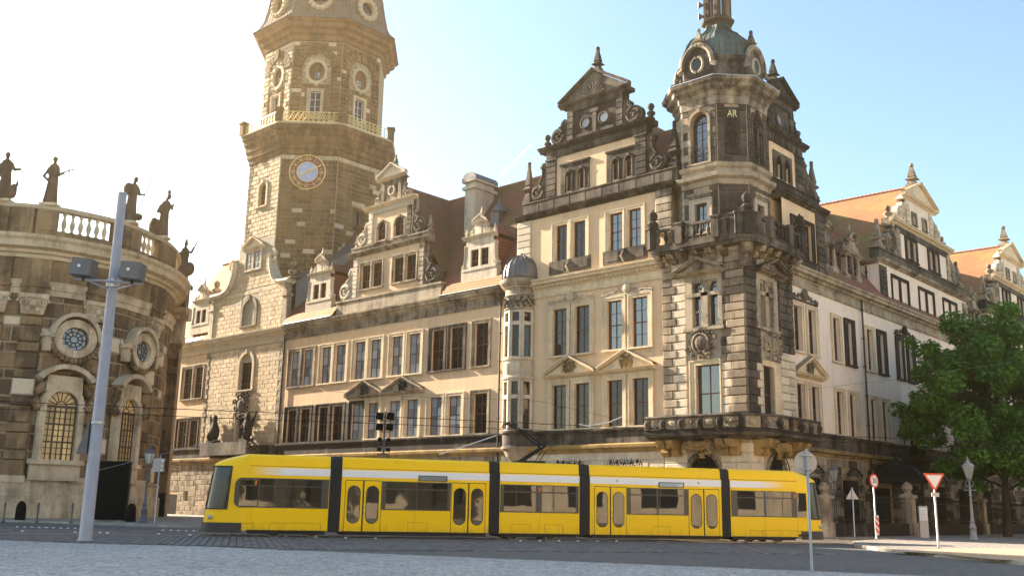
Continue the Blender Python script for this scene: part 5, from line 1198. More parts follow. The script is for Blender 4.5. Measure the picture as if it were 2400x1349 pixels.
def giant_pilaster(px,w=1.5,d=.28):
    f=cfr(s_of_px(px)); B2=Blocks(T,'pilaster_block'); z=2.95
    i=0
    while z<14.9:
        h=min(1.25 if i%2==0 else .72,15-z); B2.add(f,-w/2,w/2,z+.02,z+h-.02,0,d,'church'); z+=h; i+=1
    B2.done()
    MB(f).box(-w/2-.1,w/2+.1,0,d+.1,2.6,3.1).build('pilaster_base','churchpale',T)
    m=MB(f); m.ext([(-w/2,14.9),(w/2,14.9),(w/2+.25,16.1),(-w/2-.25,16.1)],0,d+.12); m.box(-w/2-.3,w/2+.3,0,d+.3,16.1,16.4)
    for s in (-1,1):
        spiral(m,s*(w/2-.05),15.75,.4,1.7,s,d+.2,.1); m.ball(s*.3,d+.12,15.2,.26,7)
    m.ball(0,d+.2,15.6,.3,8); m.build('capital','churchpale',T)
    MB(f).box(-w/2-.2,w/2+.2,0,d+.2,16.4,19.1).box(-w/2-.3,w/2+.3,0,d+.35,16.9,17.1).build('entablature_break','churchplain',T)
for px in (-.53,-.4887,-.4248,-.366): giant_pilaster(px)
def church_window(px):
    f=cfr(s_of_px(px)).sh(0,.45,0); w=1.15; zs=4.3; zp=8.2
    m=MB(f)
    for s in (-1,1): m.box(*sorted((s*w,s*(w+.45))),-.3,.3,zs,zp)
    n=12
    for k in range(n):
        p=PI*k/n; q=PI*(k+1)/n; m.ext([((w+.45)*cos(p),zp+(w+.45)*sin(p)),((w+.45)*cos(q),zp+(w+.45)*sin(q)),(w*cos(q),zp+w*sin(q)),(w*cos(p),zp+w*sin(p))],-.3,.3)
    m.box(-w-.75,w+.75,-.3,.5,zs-.35,zs); m.box(-w-.6,w+.6,-.3,.25,zs-1.5,zs-.35); m.box(-w*.6,w*.6,.25,.3,zs-1.3,zs-.55)
    m.ext([(-w-.2,zp+w*.9),(w+.2,zp+w*.9),(w+.1,zp+w+1.1),(-w-.1,zp+w+1.1)],-.3,.2)
    wn=m.build('arched_window','churchpale',T)
    h=MB(f)
    for k in range(10):
        p=PI*(.2+.6*k/10); q=PI*(.2+.6*(k+1)/10); r0,r1=2.2,2.55; cz=zp+.55
        h.ext([(r1*cos(p),cz+r1*sin(p)),(r1*cos(q),cz+r1*sin(q)),(r0*cos(q),cz+r0*sin(q)),(r0*cos(p),cz+r0*sin(p))],-.3,.75)
    h.build('window_hood','churchpale',wn)
    for s in (-1,1):
        v=MB(f); v.tube([(s*(w+.5),.15,zp-.2),(s*(w+.95),.15,zp+.3),(s*(w+.7),.15,zp+1.0),(s*(w+.35),.15,zp+1.6)],[.35,.3,.28,.2],7); spiral(v,s*(w+.75),zp,.35,1.4,s,.3,.09); v.build('scroll_bracket','churchplain',wn)
    g=MB(f); fw=.09
    g.box(-w,-w+fw,-.2,-.1,zs,zp).box(w-fw,w,-.2,-.1,zs,zp).box(-w,w,-.2,-.08,zp-.1,zp+.1)
    for i in range(1,6): x=-w+2*w*i/6; t=.06 if i%2==0 else .028; g.box(x-t,x+t,-.2,-.1,zs,zp)
    for i in range(1,9):
        z=zs+(zp-zs)*i/9; t=.06 if i%3==0 else .028; g.box(-w,w,-.2,-.105,z-t,z+t)
    for k in range(9): a=PI*k/8; g.tube([(.38*cos(a),-.15,zp+.38*sin(a)),(w*.97*cos(a),-.15,zp+w*.97*sin(a))],.035,4)
    for r in (.38,w*.96): g.tube([(r*cos(PI*k/14),-.15,zp+r*sin(PI*k/14)) for k in range(15)],.045,5)
    g.build('window_frame','timberd',wn)
    for i in range(3):
        for j in range(3): pane(wn,f,-w+2*w*i/3,-w+2*w*(i+1)/3,zs+(zp-zs)*j/3,zs+(zp-zs)*(j+1)/3,-.17,'amber',.02)
    g=MB(f); g.ext([(w*.97*cos(PI*k/12),zp+w*.97*sin(PI*k/12)) for k in range(13)],-.19,-.16); g.build('pane','amber',wn)
MT['amber']=glassm('church_glass',(.62,.43,.19),1.45,.15,.03)
def church_oculus(px,z=13.3):
    f=cfr(s_of_px(px)).sh(0,.42,0); m=MB(f); n=20; ru,rz=1.0,.88
    for k in range(n):
        p=2*PI*k/n; q=2*PI*(k+1)/n
        m.ext([((ru+.5)*cos(p),z+(rz+.5)*sin(p)),((ru+.5)*cos(q),z+(rz+.5)*sin(q)),(ru*cos(q),z+rz*sin(q)),(ru*cos(p),z+rz*sin(p))],-.3,.28)
    m.tube([((ru+.5)*cos(2*PI*k/n),.28,z+(rz+.5)*sin(2*PI*k/n)) for k in range(n+1)],.1,5)
    w_=m.build('oval_window','churchpale',T); m=MB(f)
    for k in range(10):
        p=PI*k/10; q=PI*(k+1)/10; r0,r1=1.6,1.9; m.ext([(r1*cos(p),z+.1+r1*sin(p)),(r1*cos(q),z+.1+r1*sin(q)),(r0*cos(q),z+.1+r0*sin(q)),(r0*cos(p),z+.1+r0*sin(p))],-.3,.5)
    for s in (-1,1): m.box(*sorted((s*1.6,s*2.4)),-.3,.5,z-.05,z+.25); m.box(*sorted((s*1.75,s*2.2)),-.3,.3,z-1.1,z-.05)
    m.build('window_hood','churchpale',w_); g=MB(f)
    for k in range(10): a=2*PI*k/10; g.tube([(.3*cos(a),-.1,z+.25*sin(a)),(ru*cos(a),-.1,z+rz*sin(a))],.04,4)
    for r in (.3,.64,.98): g.tube([(r*ru*cos(2*PI*k/18),-.1,z+r*rz*sin(2*PI*k/18)) for k in range(19)],.045,5)
    g.build('window_frame','timberd',w_); g=MB(f); g.ext([(ru*cos(2*PI*k/18),z+rz*sin(2*PI*k/18)) for k in range(18)],-.16,-.13); g.build('pane','curtain',w_)
    m=MB(f)
    for k in range(16): a=PI+PI*(k+.5)/16; m.ball(1.75*cos(a),.15,z-.1+1.55*sin(a),.22,6,None,4)
    m.build('leaf_garland','churchplain',w_)
for px in (-.450,-.3875): church_window(px)
church_oculus(-.4465); church_oculus(-.3795)
# end pier of the nave and an unseen nave mass shaped to shade the foreground
pf=Fr(fl(94,0),RH,-FH); Bk=Blocks(T,'block'); m=MB(pf); m.box(-33.6,-31.6,-.8,-.05,0,19.5); m.build('pier_wall','mortard',T)
z=2.2;k=0
while z<16.6:
    h=1.25 if k%2==0 else .72; c_=-32.6+(.35 if k%2 else -.3); Bk.add(pf,-33.6,c_-.02,z+.02,z+h-.02,-.05,.05,'church'); Bk.add(pf,c_,-31.6,z+.02,z+h-.02,-.05,.05,'church'); z+=h; k+=1
Bk.fill(pf,-33.6,-31.6,0,2.2,1.1,1.5,'black',d=.3); Bk.done()
m=MB(pf); m.box(-33.8,-31.4,-.9,.3,16.2,16.9).box(-33.6,-31.5,-.9,.1,16.9,18.5); m.prof([(-.9,18.5),(.3,18.5),(.5,18.9),(.9,19.1),(1.0,19.6),(-.9,19.7)],-34.0,-31.0); m.build('pier_entablature','churchpale',T)
m=MB(pf); m.ext([(-33.4,14.7),(-31.8,14.7),(-31.4,16.2),(-33.8,16.2)],0,.3); spiral(m,-31.75,15.7,.4,1.6,1,.4,.12); spiral(m,-33.4,15.7,.4,1.6,-1,.4,.12); m.ball(-32.6,.3,15.3,.4,8); m.build('capital','churchplain',T)
MB(pf).box(-33.1,-31.5,-1.2,.0,19.7,21.7).box(-33.3,-31.3,-1.4,.3,21.7,22.1).build('pier_pedestal','churchplain',T)
nf=Fr((0,0,0),RH,FH); nf=Fr(CAM*1.0-UP*CAM.z,RH,FH)
m=MB(nf); m.box(-130,-62,73.5,120,0,21).slab([(-130,74),(-49.5,74),(-75.5,112),(-130,112)],21,46).box(-112,-98,70,84,0,58); m.build('nave_shadow_mass','churchplain',T)  # height and slanted end set by the shadow it throws
m=MB(nf); m.slab([(-130,73.6),(-51,73.6),(-77,112.4),(-130,112.4)],46,46.6); m.build('nave_shadow_cap','coppery',T)
# statues
def statue(px,fwdoff,label,pose,h=3.9,mat='statue',base=None,yaw=None):
    if base is None:
        f=cfr(s_of_px(px)); b=f.p(0,.05,23.3)
    else: b=Vector(base)
    T=thing('statue',label,'statue',b,group='statues on the church balustrade')
    Q=Fr((0,0,0),RH,-FH)
    m=MB(Q); m.box(-.62,.62,-.5,.5,0,.22); m.build('statue_plinth','churchpale',T,local=True)
    m=MB(Q); lean=pose.get('lean',0); n=10
    pr=[(.0,.56),(.3,.52),(.9,.45),(1.5,.4),(1.9,.36),(2.2,.42),(2.5,.43),(2.72,.34),(2.82,.15),(2.9,.12),(2.98,.14)]
    rg=[]
    for z,r in pr:
        t=z/2.98; ox=lean*t*t; z2=.2+z*h/3.4
        rg.append([m.V(ox+r*(1+.1*sin(5*a+z*2))*cos(a),.72*r*(1+.12*cos(7*a-z))*sin(a),z2) for a in [2*PI*k/14 for k in range(14)]])
    for a,b_ in zip(rg,rg[1:]):
        for k in range(14): j=(k+1)%14; m.face(a[k],a[j],b_[j],b_[k])
    m.face(*reversed(rg[0])); m.face(*rg[-1]); q=h/3.4
    hx=lean+pose.get('hx',.05); m.ball(hx,.02,.2+3.14*q,.2,8,.25)
    for arm in pose['arms']: m.tube([(lean*.8+a*1.,d,.2+z*q) for a,d,z in arm],[.17,.14,.1][:len(arm)] if len(arm)<4 else [.17,.15,.12,.09],7)
    for (u,d,z,r,rz) in pose.get('blobs',()): m.ball(u,d,.2+z*q,r,7,rz)
    me=m.mesh('statue_body','statue'); o=bpy.data.objects.new('t',me); COL.objects.link(o)
    rm=o.modifiers.new('r','REMESH'); rm.mode='VOXEL'; rm.voxel_size=.065; rm.use_smooth_shade=True
    dg=bpy.context.evaluated_depsgraph_get(); me2=bpy.data.meshes.new_from_object(o.evaluated_get(dg)); bpy.data.objects.remove(o)
    me2.materials.clear(); me2.materials.append(MT['statue']); link('figure',me2,T,local=True)
    for pts,r in pose.get('rods',()): mm=MB(Q); mm.tube([(a,d,.2+z*q) for a,d,z in pts],r,5); mm.build(pose.get('rodname','staff'),'statue',T,local=True)
MT['statue']=stone('statue_stone',(.20,.13,.075),(.08,.052,.033),.5,.1)
statue(-.5345,0,'robed stone statue with outstretched open hand at the picture edge',{'lean':-.1,'hx':.02,'arms':[((.35,.1,2.55),(.75,.2,2.05),(1.25,.2,2.1)),((-.35,0,2.5),(-.55,.2,1.9),(-.2,.3,1.6))],'blobs':((.7,.1,.6,.3,.6),(.95,.1,1.1,.1,.3))})
statue(-.4849,0,'robed stone statue holding out a cross in one hand',{'lean':.02,'hx':.0,'arms':[((.3,.1,2.5),(.5,.25,1.95),(.95,.25,2.1)),((-.38,0,2.5),(-.75,.0,1.95),(-.35,.2,1.65))],'rods':[(((.15,.3,1.95),(1.75,.3,2.4)),.045),(((1.33,.3,2.02),(1.26,.3,2.62)),.045)],'rodname':'cross'})
statue(-.4015,0,'cloaked stone statue leaning on a long shepherd staff behind the mast',{'lean':.12,'hx':.1,'arms':[((.35,.1,2.5),(.6,.2,1.95),(1.05,.2,2.0)),((-.4,0,2.5),(-.7,0,2.0),(-.75,.1,1.3))],'blobs':((-.35,0,2.45,.4,.55),(-.7,0,1.0,.35,.5),(.75,.1,.35,.35,.3)),'rods':[(((.6,.25,.4),(1.15,.25,2.0),(1.65,.25,3.3),(1.75,.25,3.4),(1.9,.25,3.3)),.035)]})
statue(-.3663,0,'stone statue in a bishop mitre bending over an open book',{'lean':.15,'hx':.18,'arms':[((.35,.1,2.45),(.65,.25,2.1),(.7,.25,2.5)),((-.4,0,2.45),(-.6,.2,1.9),(-.1,.35,1.8))],'blobs':((.3,0,3.5,.17,.22),(-.75,0,.75,.45,.9))},h=3.9)
statue(-.34,0,'crowned stone statue with raised sceptre on the end pier',{'lean':.0,'hx':.05,'arms':[((.3,.1,2.5),(.65,.1,2.4),(.9,.1,2.9)),((-.4,0,2.4),(-.65,.1,1.8),(-.3,.3,1.5))],'blobs':((.05,0,3.4,.16,.14),(.6,.0,1.1,.5,.7),(-.5,0,.8,.5,.8)),'rods':[(((.85,.1,2.7),(1.15,.1,3.4)),.06)],'rodname':'sceptre'},h=4.2,base=pf.p(-32.1,-.5,22.1))

# ================================================================== GROUND
TP0=Vector((-6.88,-34.59,0)); TA=R(57.46); TU=Vector((cos(TA),sin(TA),0)); TN=Vector((sin(TA),-cos(TA),0)); TF=Fr(TP0,TU,TN)
def gpx(px,py,z=0.):
    d=_F+_cr*((px-1200)/2330.)-_cu*((py-674.5)/2330.); t=(z-CAM.z)/d.z; return CAM+d*t
m=MB(); m.quadp((-3000,-3000,0),(3000,-3000,0),(3000,3000,0),(-3000,3000,0)); m.build('ground','mosaic',kind='structure')
EDGE=[(-60,-66),(-30,-53.5),(-2.0,-41.97),(1.5,-39.6),(11.7,-36.1),(20.3,-32.9),(45,-23.5),(90,-6)]
KERB=[(60,-52),(40,-36.5),(30,-28.6),(22.5,-22.6),(18.7,-19.3),(15.2,-15.9),(12.2,-11.5),(10.0,-6.6),(9.0,-2),(8.6,6),(8.6,90)]
m=MB(); road=EDGE+[(90,120),(-120,120),(-120,-66)]; m.q.append(tuple(m.V(x,y,.004) for x,y in road)); m.build('road','asphalt',kind='structure')
def inpoly(x,y,P):
    c=False; j=len(P)-1
    for i in range(len(P)):
        if (P[i][1]>y)!=(P[j][1]>y) and x<(P[j][0]-P[i][0])*(y-P[i][1])/(P[j][1]-P[i][1])+P[i][0]: c=not c
        j=i
    return c
PAVR=KERB+[(60,90),(90,0)]
m=MB(); m.slab(PAVR,.0,.12); pvr=m.build('pavement','pavement',kind='structure')
PAVL=[(-70,-47),(-41,-34.5),(-33.5,-31.2),(-22,-27.6),(-17.5,-25.6),(-12.5,-17),(-8,-7),(-6.5,-3),(-6.5,2),(-90,2),(-90,-47)]
m=MB(); m.slab(PAVL,.0,.12); pvl=m.build('pavement','pavement',kind='structure')
m=MB(); m.slab([(-6.5,-3),(-3,-2.2),(3,-1),(8.6,6),(8.6,90),(0,90),(-6.5,2)],0.,.116); m.build('pavement','pavement',kind='structure')
def kerbs(path,parent,z=.13):
    for a,b in zip(path,path[1:]):
        a=Vector((*a,0)); b=Vector((*b,0)); L=(b-a).length; n=max(1,round(L/1.2)); U=(b-a).normalized(); f=Fr(a,U,(U.y,-U.x,0))
        for k in range(n): link('kerb_stone',unitkerb,parent,mw=frmat(f,L*(k+.5)/n,-.16,0,L/n-.015,.34,z))
kb=MB(); kb.prof([(0,0),(1,0),(1,.8),(.9,1),(0,1.03)],-.5,.5); unitkerb=kb.mesh('kerb_stone','kerb')
kerbs([(x,y) for x,y in reversed(KERB[:10])],pvr); kerbs([p for p in PAVL[:7]],pvl)
m=MB(); pts=[gpx(2090,1290,.12),gpx(2200,1297,.12),gpx(2330,1310,.12),gpx(2500,1318,.12),gpx(2500,1288,.12),gpx(2300,1283,.12)]
m.q.append(tuple(m.V(p.x,p.y,.126) for p in pts)); m.build('sand_patch','sand',kind='structure')
# setts
def setts():
    par=bpy.data.objects['road']; row=-TN; w0,l0=.26,.40; L=[]
    for i in range(-50,90):
        u=i*w0
        for j in range(-30,58):
            v=j*l0+(l0/2 if i%2 else 0)+random.uniform(-.02,.02); p=TP0+TU*u-TN*v
            d=p-CAM; fw=d.dot(FH); la=d.dot(RH)
            if fw<27 or fw>54 or abs(la)>fw*.56+2: continue
            if not inpoly(p.x,p.y,road) or inpoly(p.x,p.y,PAVR) or inpoly(p.x,p.y,PAVL): continue
            L.append((fw,p,random.uniform(.0,.012)))
    L.sort(key=lambda t:t[0]); um=MB(); e=.1
    a=[um.V(x,y,0) for x,y in ((-.5,-.5),(.5,-.5),(.5,.5),(-.5,.5))]; b=[um.V(x*(1-e),y*(1-e),1) for x,y in ((-.5,-.5),(.5,-.5),(.5,.5),(-.5,.5))]
    for k in range(4): um.face(a[k],a[(k+1)%4],b[(k+1)%4],b[k])
    um.face(*b); um=um.mesh('sett','setts'); big=MB(Fr((0,0,0),TU,-TN)); big.var=[]
    for i,(fw,p,h) in enumerate(L):
        sx,sy,H=w0-.03,l0-.03,.035+h
        if i<300:
            link('sett',um,par,mw=Matrix(((TU.x*sx,-TN.x*sy,0,p.x),(TU.y*sx,-TN.y*sy,0,p.y),(0,0,H,.003),(0,0,0,1))))
        else:
            q=p-Vector((0,0,0)); u=q.dot(TU); v=q.dot(-TN); x,y=sx/2,sy/2
            A=[big.V(u+s*x,v+t*y,.004) for s,t in ((-1,-1),(1,-1),(1,1),(-1,1))]; B_=[big.V(u+s*x*.9,v+t*y*.9,H) for s,t in ((-1,-1),(1,-1),(1,1),(-1,1))]
            for k in range(4): big.face(A[k],A[(k+1)%4],B_[(k+1)%4],B_[k])
            big.face(*B_); big.var+=[random.random()]*5
    me=big.mesh('sett_mass','setts',recalc=False); link('sett_mass',me,par,kind='stuff')
setts()
for i,d in enumerate((-.43,-1.87,-4.6,-6.04)):
    m=MB(TF); m.box(-60,80,d-.035,d+.035,.004,.046).box(-60,80,d-.12,d-.08,.004,.042); m.build('tram_rail','rail',kind='structure')
# road studs
sm=MB(); sm.lathe(0,0,[(.075,0),(.07,.03),(.04,.05),(.005,.055)],8); sm=sm.mesh('road_stud','whitep',True)
for x,y in [(40+17*k,1236+.45*k) for k in range(9)]+[(52,1246),(176,1249),(234,1250),(252,1250.5)]+[(382+18*k,1244+.4*k) for k in range(8)]+[(372,1253),(445,1255)]+[(600+70*k,1257+1.6*k) for k in range(5)]+[(1220+45*k,1269) for k in range(6)]:
    p=gpx(x,y); link('road_stud',sm,mw=Matrix.Translation((p.x,p.y,.034)),label='small white domed road stud set in the sett paving',cat='road stud',group='white road studs along the tram track')

# ================================================================== TRAM
T=thing('tram','long yellow articulated tram with white stripe, five cars and black bellows','tram',TF.p(15,-1.15,0))
N=NT('tram_stripe'); g=N.n('NewGeometry').outputs[0]; dt=N.n('VectorMath',{'operation':'DOT_PRODUCT'},i0=N.n('VectorMath',{'operation':'SUBTRACT'},i0=g,i1=tuple(TP0)).outputs[0],i1=tuple(TU)).outputs['Value']
fq=N.math('MULTIPLY',N.ramp(dt,1.9,3.4),N.math('SUBTRACT',1.,N.ramp(dt,26.6,28.1)))
N.set(Base_Color=N.mix(fq,(.97,.60,.002,1),(.80,.81,.84,1)),Roughness=.3); MT['stripe']=N.m
def un(z): 
    return -.1+.34*(z-.3)/2.8 if z<3.1 else .24+1.45*((z-3.1)/.52)**1.7
def hw(z): return 1.15 if z<2.6 else (1.15-.05*(z-2.6)/.5 if z<3.1 else 1.06-.22*((z-3.1)/.52)**2)
def nosept(s,z,end,off=0.):
    u0=un(z)-off; w_=hw(z)+off; a=abs(s); u=u0+(1.75-u0)*a**3.0; d=-1.15+w_*math.copysign(a**.72,s)
    return (u if end==0 else 30.55-u,d,z)
def nosepatch(end,s0,s1,z0,z1,off,ns=14,nz=8,zfun=None):
    m=MB(TF); G_=[]
    for j in range(nz+1):
        z=z0+(z1-z0)*j/nz; G_.append([m.V(*nosept(s0+(s1-s0)*i/ns,z,end,off)) for i in range(ns+1)])
    for a,b in zip(G_,G_[1:]):
        for i in range(ns): m.face(a[i],a[i+1],b[i+1],b[i])
    return m
SEC=[(0,5.3),(5.83,12.68),(13.2,17.13),(17.67,24.58),(25.07,30.55)]
prof=[(-2.3,.3),(0,.3),(.0,2.6),(-.03,3.06),(-.1,3.09),(-.13,3.5),(-.28,3.6),(-.9,3.63),(-1.4,3.63),(-2.02,3.6),(-2.17,3.5),(-2.2,3.09),(-2.27,3.06),(-2.3,2.6)]
DOORS={1:[(6.02,7.63),(10.9,12.5)],3:[(17.9,19.51),(22.81,24.43)]}
STR={0:[(1.2,5.28,[(2.25,3.35),(3.4,4.95)])],1:[(7.66,10.86,[(7.85,9.25),(9.3,10.7)])],2:[(13.22,17.1,[(13.4,14.95),(15.25,16.95)])],3:[(19.55,22.78,[(19.75,21.1),(21.2,22.55)])],4:[(25.1,28.75,[(25.45,26.9),(27.05,28.45)])]}
for i,(a,b) in enumerate(SEC):
    m=MB(TF); a2=1.75 if i==0 else a; b2=28.8 if i==4 else b
    m.prof(prof,a2,b2); body=m.build('car_body','yellow',T)
    m=MB(TF); m.box(a2+.02,b2-.02,-.1,-.085+.0,3.085,3.1)
    if i==1: m.box(8.25,8.262,-.14,-.12,3.1,3.5).box(10.55,10.562,-.14,-.12,3.1,3.5)
    if i==3: m.box(20.1,20.112,-.14,-.12,3.1,3.5).box(22.1,22.112,-.14,-.12,3.1,3.5)
    for x in {0:(2.0,),1:(5.95,9.2),2:(15.15,),3:(17.78,21.15),4:(26.95,)}[i]: m.box(x,x+.008,0,.0025,.34,1.24)
    m.build('roof_panel_gap','yline',body)
    m=MB(TF); m.box(a2+.05,b2-.05,0,.004,.3,.335); m.build('skirt_edge','trim',body)
    m=MB(TF); m.box(max(a2,1.76),min(b2,28.75),-.026,.006,2.7,3.02); m.build('white_stripe','stripe',body)
    for (u0,u1,ps) in STR[i]:
        m=MB(TF); 
        if i==0:
            r=.3; pts=[(u0+r,1.28),(u1,1.28),(u1,2.56),(u0+r,2.56)]+[(u0+r+r*cos(t),2.56-r+r*sin(t)) for t in (PI*.62,PI*.75,PI*.88,PI)]+[(u0+r+r*cos(t),1.28+r+r*sin(t)) for t in (PI,PI*1.12,PI*1.25,PI*1.38)]
            m.ext(pts,0,.006)
        else: m.box(u0,u1,0,.006,1.28,2.56)
        ws=m.build('window_band','trim',body)
        for p,q in ps+([(u0+.2,2.2)] if i==0 else []):
            link('pane',panemesh('tramglass'),ws,mw=frmat(TF,(p+q)/2,.008,1.76 if i or p>2.2 else 1.9,q-p,.012,.86 if i or p>2.2 else 1.1))
            if i or p>2.2: link('vent_pane',panemesh('tramglass'),ws,mw=frmat(TF,(p+q)/2,.008,2.385,q-p,.012,.27))
            m=MB(TF); m.box(p,q,.006,.02,2.2,2.245); m.build('window_bar','trim',ws)
    for (u0,u1) in DOORS.get(i,[]):
        mid=(u0+u1)/2; m=MB(TF); m.box(u0-.02,u1+.02,0,.003,.29,2.58); dg_=m.build('door_frame','rubber',body)
        for p,q in ((u0+.005,mid-.035),(mid+.035,u1-.005)):
            m=MB(TF); m.box(p,q,.003,.014,.33,2.55); lf=m.build('door_leaf','yellow',body)
            c=(p+q)/2; hwid=.26
            def stad(rw,z0,z1): return [(c+rw*cos(PI*k/10),z1-rw+rw*sin(PI*k/10)) for k in range(11)]+[(c+rw*cos(PI+PI*k/10),z0+rw+rw*sin(PI+PI*k/10)) for k in range(11)]
            m=MB(TF); m.ext(stad(hwid+.035,.66,2.34),.014,.018); m.build('door_window_seal','rubber',lf)
            m=MB(TF); m.ext(stad(hwid,.69,2.31),.018,.026); m.build('pane','tramglass',lf)
        m=MB(TF); m.tube([(mid+.06,.014,1.35),(mid+.06,.03,1.35)],.035,8); m.tube([(mid+.06,.014,1.12),(mid+.06,.03,1.12)],.035,8); m.build('door_button','steel',body)
    m=MB(TF)
    if i in (0,4):
        x=1.9 if i==0 else 25.9
        for p,q,z0,z1 in ((x+.9,x+3.1,.33,.62),(x-.6 if i==0 else x+.2,x+.2 if i==0 else x+.9,.33,.6)):
            m.box(p,q,0,.003,z1,z1+.012).box(p,p+.012,0,.003,z0,z1).box(q-.012,q,0,.003,z0,z1)
    else:
        for p in ([8.9] if i==1 else [13.8,15.4] if i==2 else [20.9]):
            m.box(p,p+.9,0,.003,.74,.752).box(p,p+.012,0,.003,.35,.74).box(p+.888,p+.9,0,.003,.35,.74)
    m.build('service_hatch','yline',body)
    if i in (0,2,4):
        x={0:2.05,2:15.1,4:28.6}[i]; MB(TF).box(x,x+.07,.006,.03,2.25,2.45).build('side_marker','orange',body)
    MB(TF).box(a2+.1,b2-.1,-2.2,-.1,.16,.32).build('underframe','rubber',body)
for k,(a,b) in enumerate(((5.3,5.83),(12.68,13.2),(17.13,17.67),(24.58,25.07))):
    m=MB(TF); n=6
    for j in range(n):
        u=a+(b-a)*(j+.5)/n; w_=(b-a)/n*.5; q=[(d*(1) if d>-1.15 else d,z) for d,z in prof]
        m.prof([(-1.15+(d+1.15)*1.0,max(z,.22)) for d,z in prof],u-w_*.78,u+w_*.78)
        m.prof([(-1.15+(d+1.15)*.955,max(.2,z-.03)) for d,z in prof],u-w_,u+w_)
    m.build('bellows','rubber',T)
for u in (19.05,23.35):
    m=MB(TF); m.ext([(u+.07*cos(2*PI*k/12),2.86+.07*sin(2*PI*k/12)) for k in range(12)],.006,.012); m.build('round_badge','galv',T)
for u,d in ((9.31,0),(21.21,0)):
    MB(TF).box(u,u+1.36,.006,.02,2.6,2.86).build('destination_sign_frame','trim',T); MB(TF).box(u+.06,u+1.3,.02,.026,2.64,2.82).build('destination_sign','curtain',T)
for end in (0,1):
    m=nosepatch(end,-1,1,.3,3.08,0,24,14); ns=m.build('nose','yellow',T,smooth=True)
    m=nosepatch(end,-1,1,3.08,3.6,0,24,8); m.build('nose_roof','yellowd',ns,smooth=True)
    m=nosepatch(end,-.8,.8,1.2,3.02,.012,22,12); m.build('windscreen','tramglass',ns,smooth=True)
    m=nosepatch(end,-.97,.97,.2,.62,.03,22,4); m.build('bumper','bumper',ns,smooth=True)
    m=MB(TF)
    for s in (.81,-.81): m.tube([nosept(s,z,end,.02) for z in (1.2,1.8,2.4,3.02)],.022,5)
    m.tube([nosept(-.81+1.62*k/16,1.2,end,.02) for k in range(17)],.022,5); m.tube([nosept(-.81+1.62*k/16,3.03,end,.02) for k in range(17)],.03,5); m.build('windscreen_seal','rubber',ns)
    for s in (-.55,.55):
        p=nosept(s,.85,end,.015); q=MB(TF); q.ball(p[0],p[1],.85,.13,8,.1); q.build('headlight','lampglass',ns)
    m=MB(TF); p=nosept(.3,1.25,end,.04); q=nosept(.05,2.3,end,.04); m.tube([p,q],.015,4); m.build('wiper','rubber',ns)
MB(TF).box(28.75,29.3,.0,.02,1.3,2.5).build('cab_window','tramglass',T); 
m=MB(TF); m.box(28.78,28.79,0,.004,.45,2.55).box(28.79,29.35,0,.004,.45,.462); m.build('cab_door_gap','yline',T); MB(TF).box(28.8,29.4,.0,.02,.36,.46).build('grille','rubber',T)
for u in (3.0,4.6,13.95,15.75,26.2,27.8):
    for d in (-.3,-1.9):
        m=MB(TF); rg=[]
        for r,dd in ((.05,.06),(.2,.06),(.26,.02),(.3,.05),(.33,.05),(.33,-.06)):
            rg.append([m.V(u+r*cos(2*PI*k/20),d+dd,.34+r*sin(2*PI*k/20)) for k in range(20)])
        m.face(*rg[0])
        for a,b in zip(rg,rg[1:]):
            for k in range(20): m.face(a[k],a[(k+1)%20],b[(k+1)%20],b[k])
        m.build('wheel','steel',T)
m=MB(TF); 
for d in (-.75,-1.55): m.tube([(14.45,d,3.66),(15.6,d,4.42)],[.06,.05],6); m.tube([(15.6,d,4.42),(14.0,-1.15+(d+1.15)*.6,5.45)],[.045,.03],6); m.tube([(15.3,d+.1,3.7),(15.7,d+.1,4.3)],.02,5)
m.box(14.2,15.6,-1.7,-.6,3.62,3.72).tube([(15.6,-1.6,4.42),(15.6,-.7,4.42)],.05,6); pg=m.build('pantograph','iron',T)
m=MB(TF)
for u in (13.75,14.1): m.tube([(u,-1.95,5.35),(u,-1.75,5.5),(u,-.55,5.5),(u,-.35,5.35)],.035,6)
m.box(13.7,14.15,-1.3,-1.0,5.42,5.48); m.build('collector_head','iron',pg)

# ================================================================== STREET FURNITURE
def at(px,fwd,z=0.):
    v=fl(fwd,(px-1190)/2387.*fwd); v.z=z; return v
CF=Fr((0,0,0),RH,-FH)
def pole(T,h,r0,r1,mat,name='post'):
    m=MB(); m.lathe(0,0,[(r0*1.25,0),(r0*1.25,.06),(r0,.1),(r1,h),(r1*.6,h+.02)],14); return m.build(name,mat,T,True,True)
p=gpx(199,1268); T=thing('light_mast','tall thick grey light mast with two floodlights in front of the church','mast',p); pole(T,13.1,.235,.165,'mast')
m=MB(CF); m.tube([(-1.35,.3,9.6),(1.25,.3,9.45)],.05,6); m.tube([(-1.0,.3,9.6),(0,.1,9.2)],.03,5); m.tube([(1.0,.3,9.45),(0,.1,9.2)],.03,5); m.lathe(0,0,[(.24,9.35),(.24,9.65)],12); m.build('crossarm','galv',T,local=True)
for u,z in ((-1.0,9.95),(.85,9.85)):
    m=MB(CF); m.ext([(u-.42,z-.25),(u+.38,z-.32),(u+.42,z+.32),(u-.3,z+.38)],.1,.75); fl_=m.build('floodlight','lampgrey',T,local=True)
    m=MB(CF); m.box(u-.08,u+.02,.75,.77,z+.0,z+.1); m.build('floodlight_lamp','signwhite',fl_,local=True)
    m=MB(CF); m.tube([(u,.4,z-.3),(u,.35,z-.45)],.05,5); m.build('floodlight_yoke','iron',fl_,local=True)
m=MB(CF); m.ext([(-.62,3.1),(-.24,3.1),(-.24,4.35)],-.15,.15); m.build('mast_cabinet','lampgrey',T,local=True)
m=MB(); m.lathe(0,0,[(.245,4.2),(.245,4.28)],14); m.build('mast_clamp','galv',T,local=True)
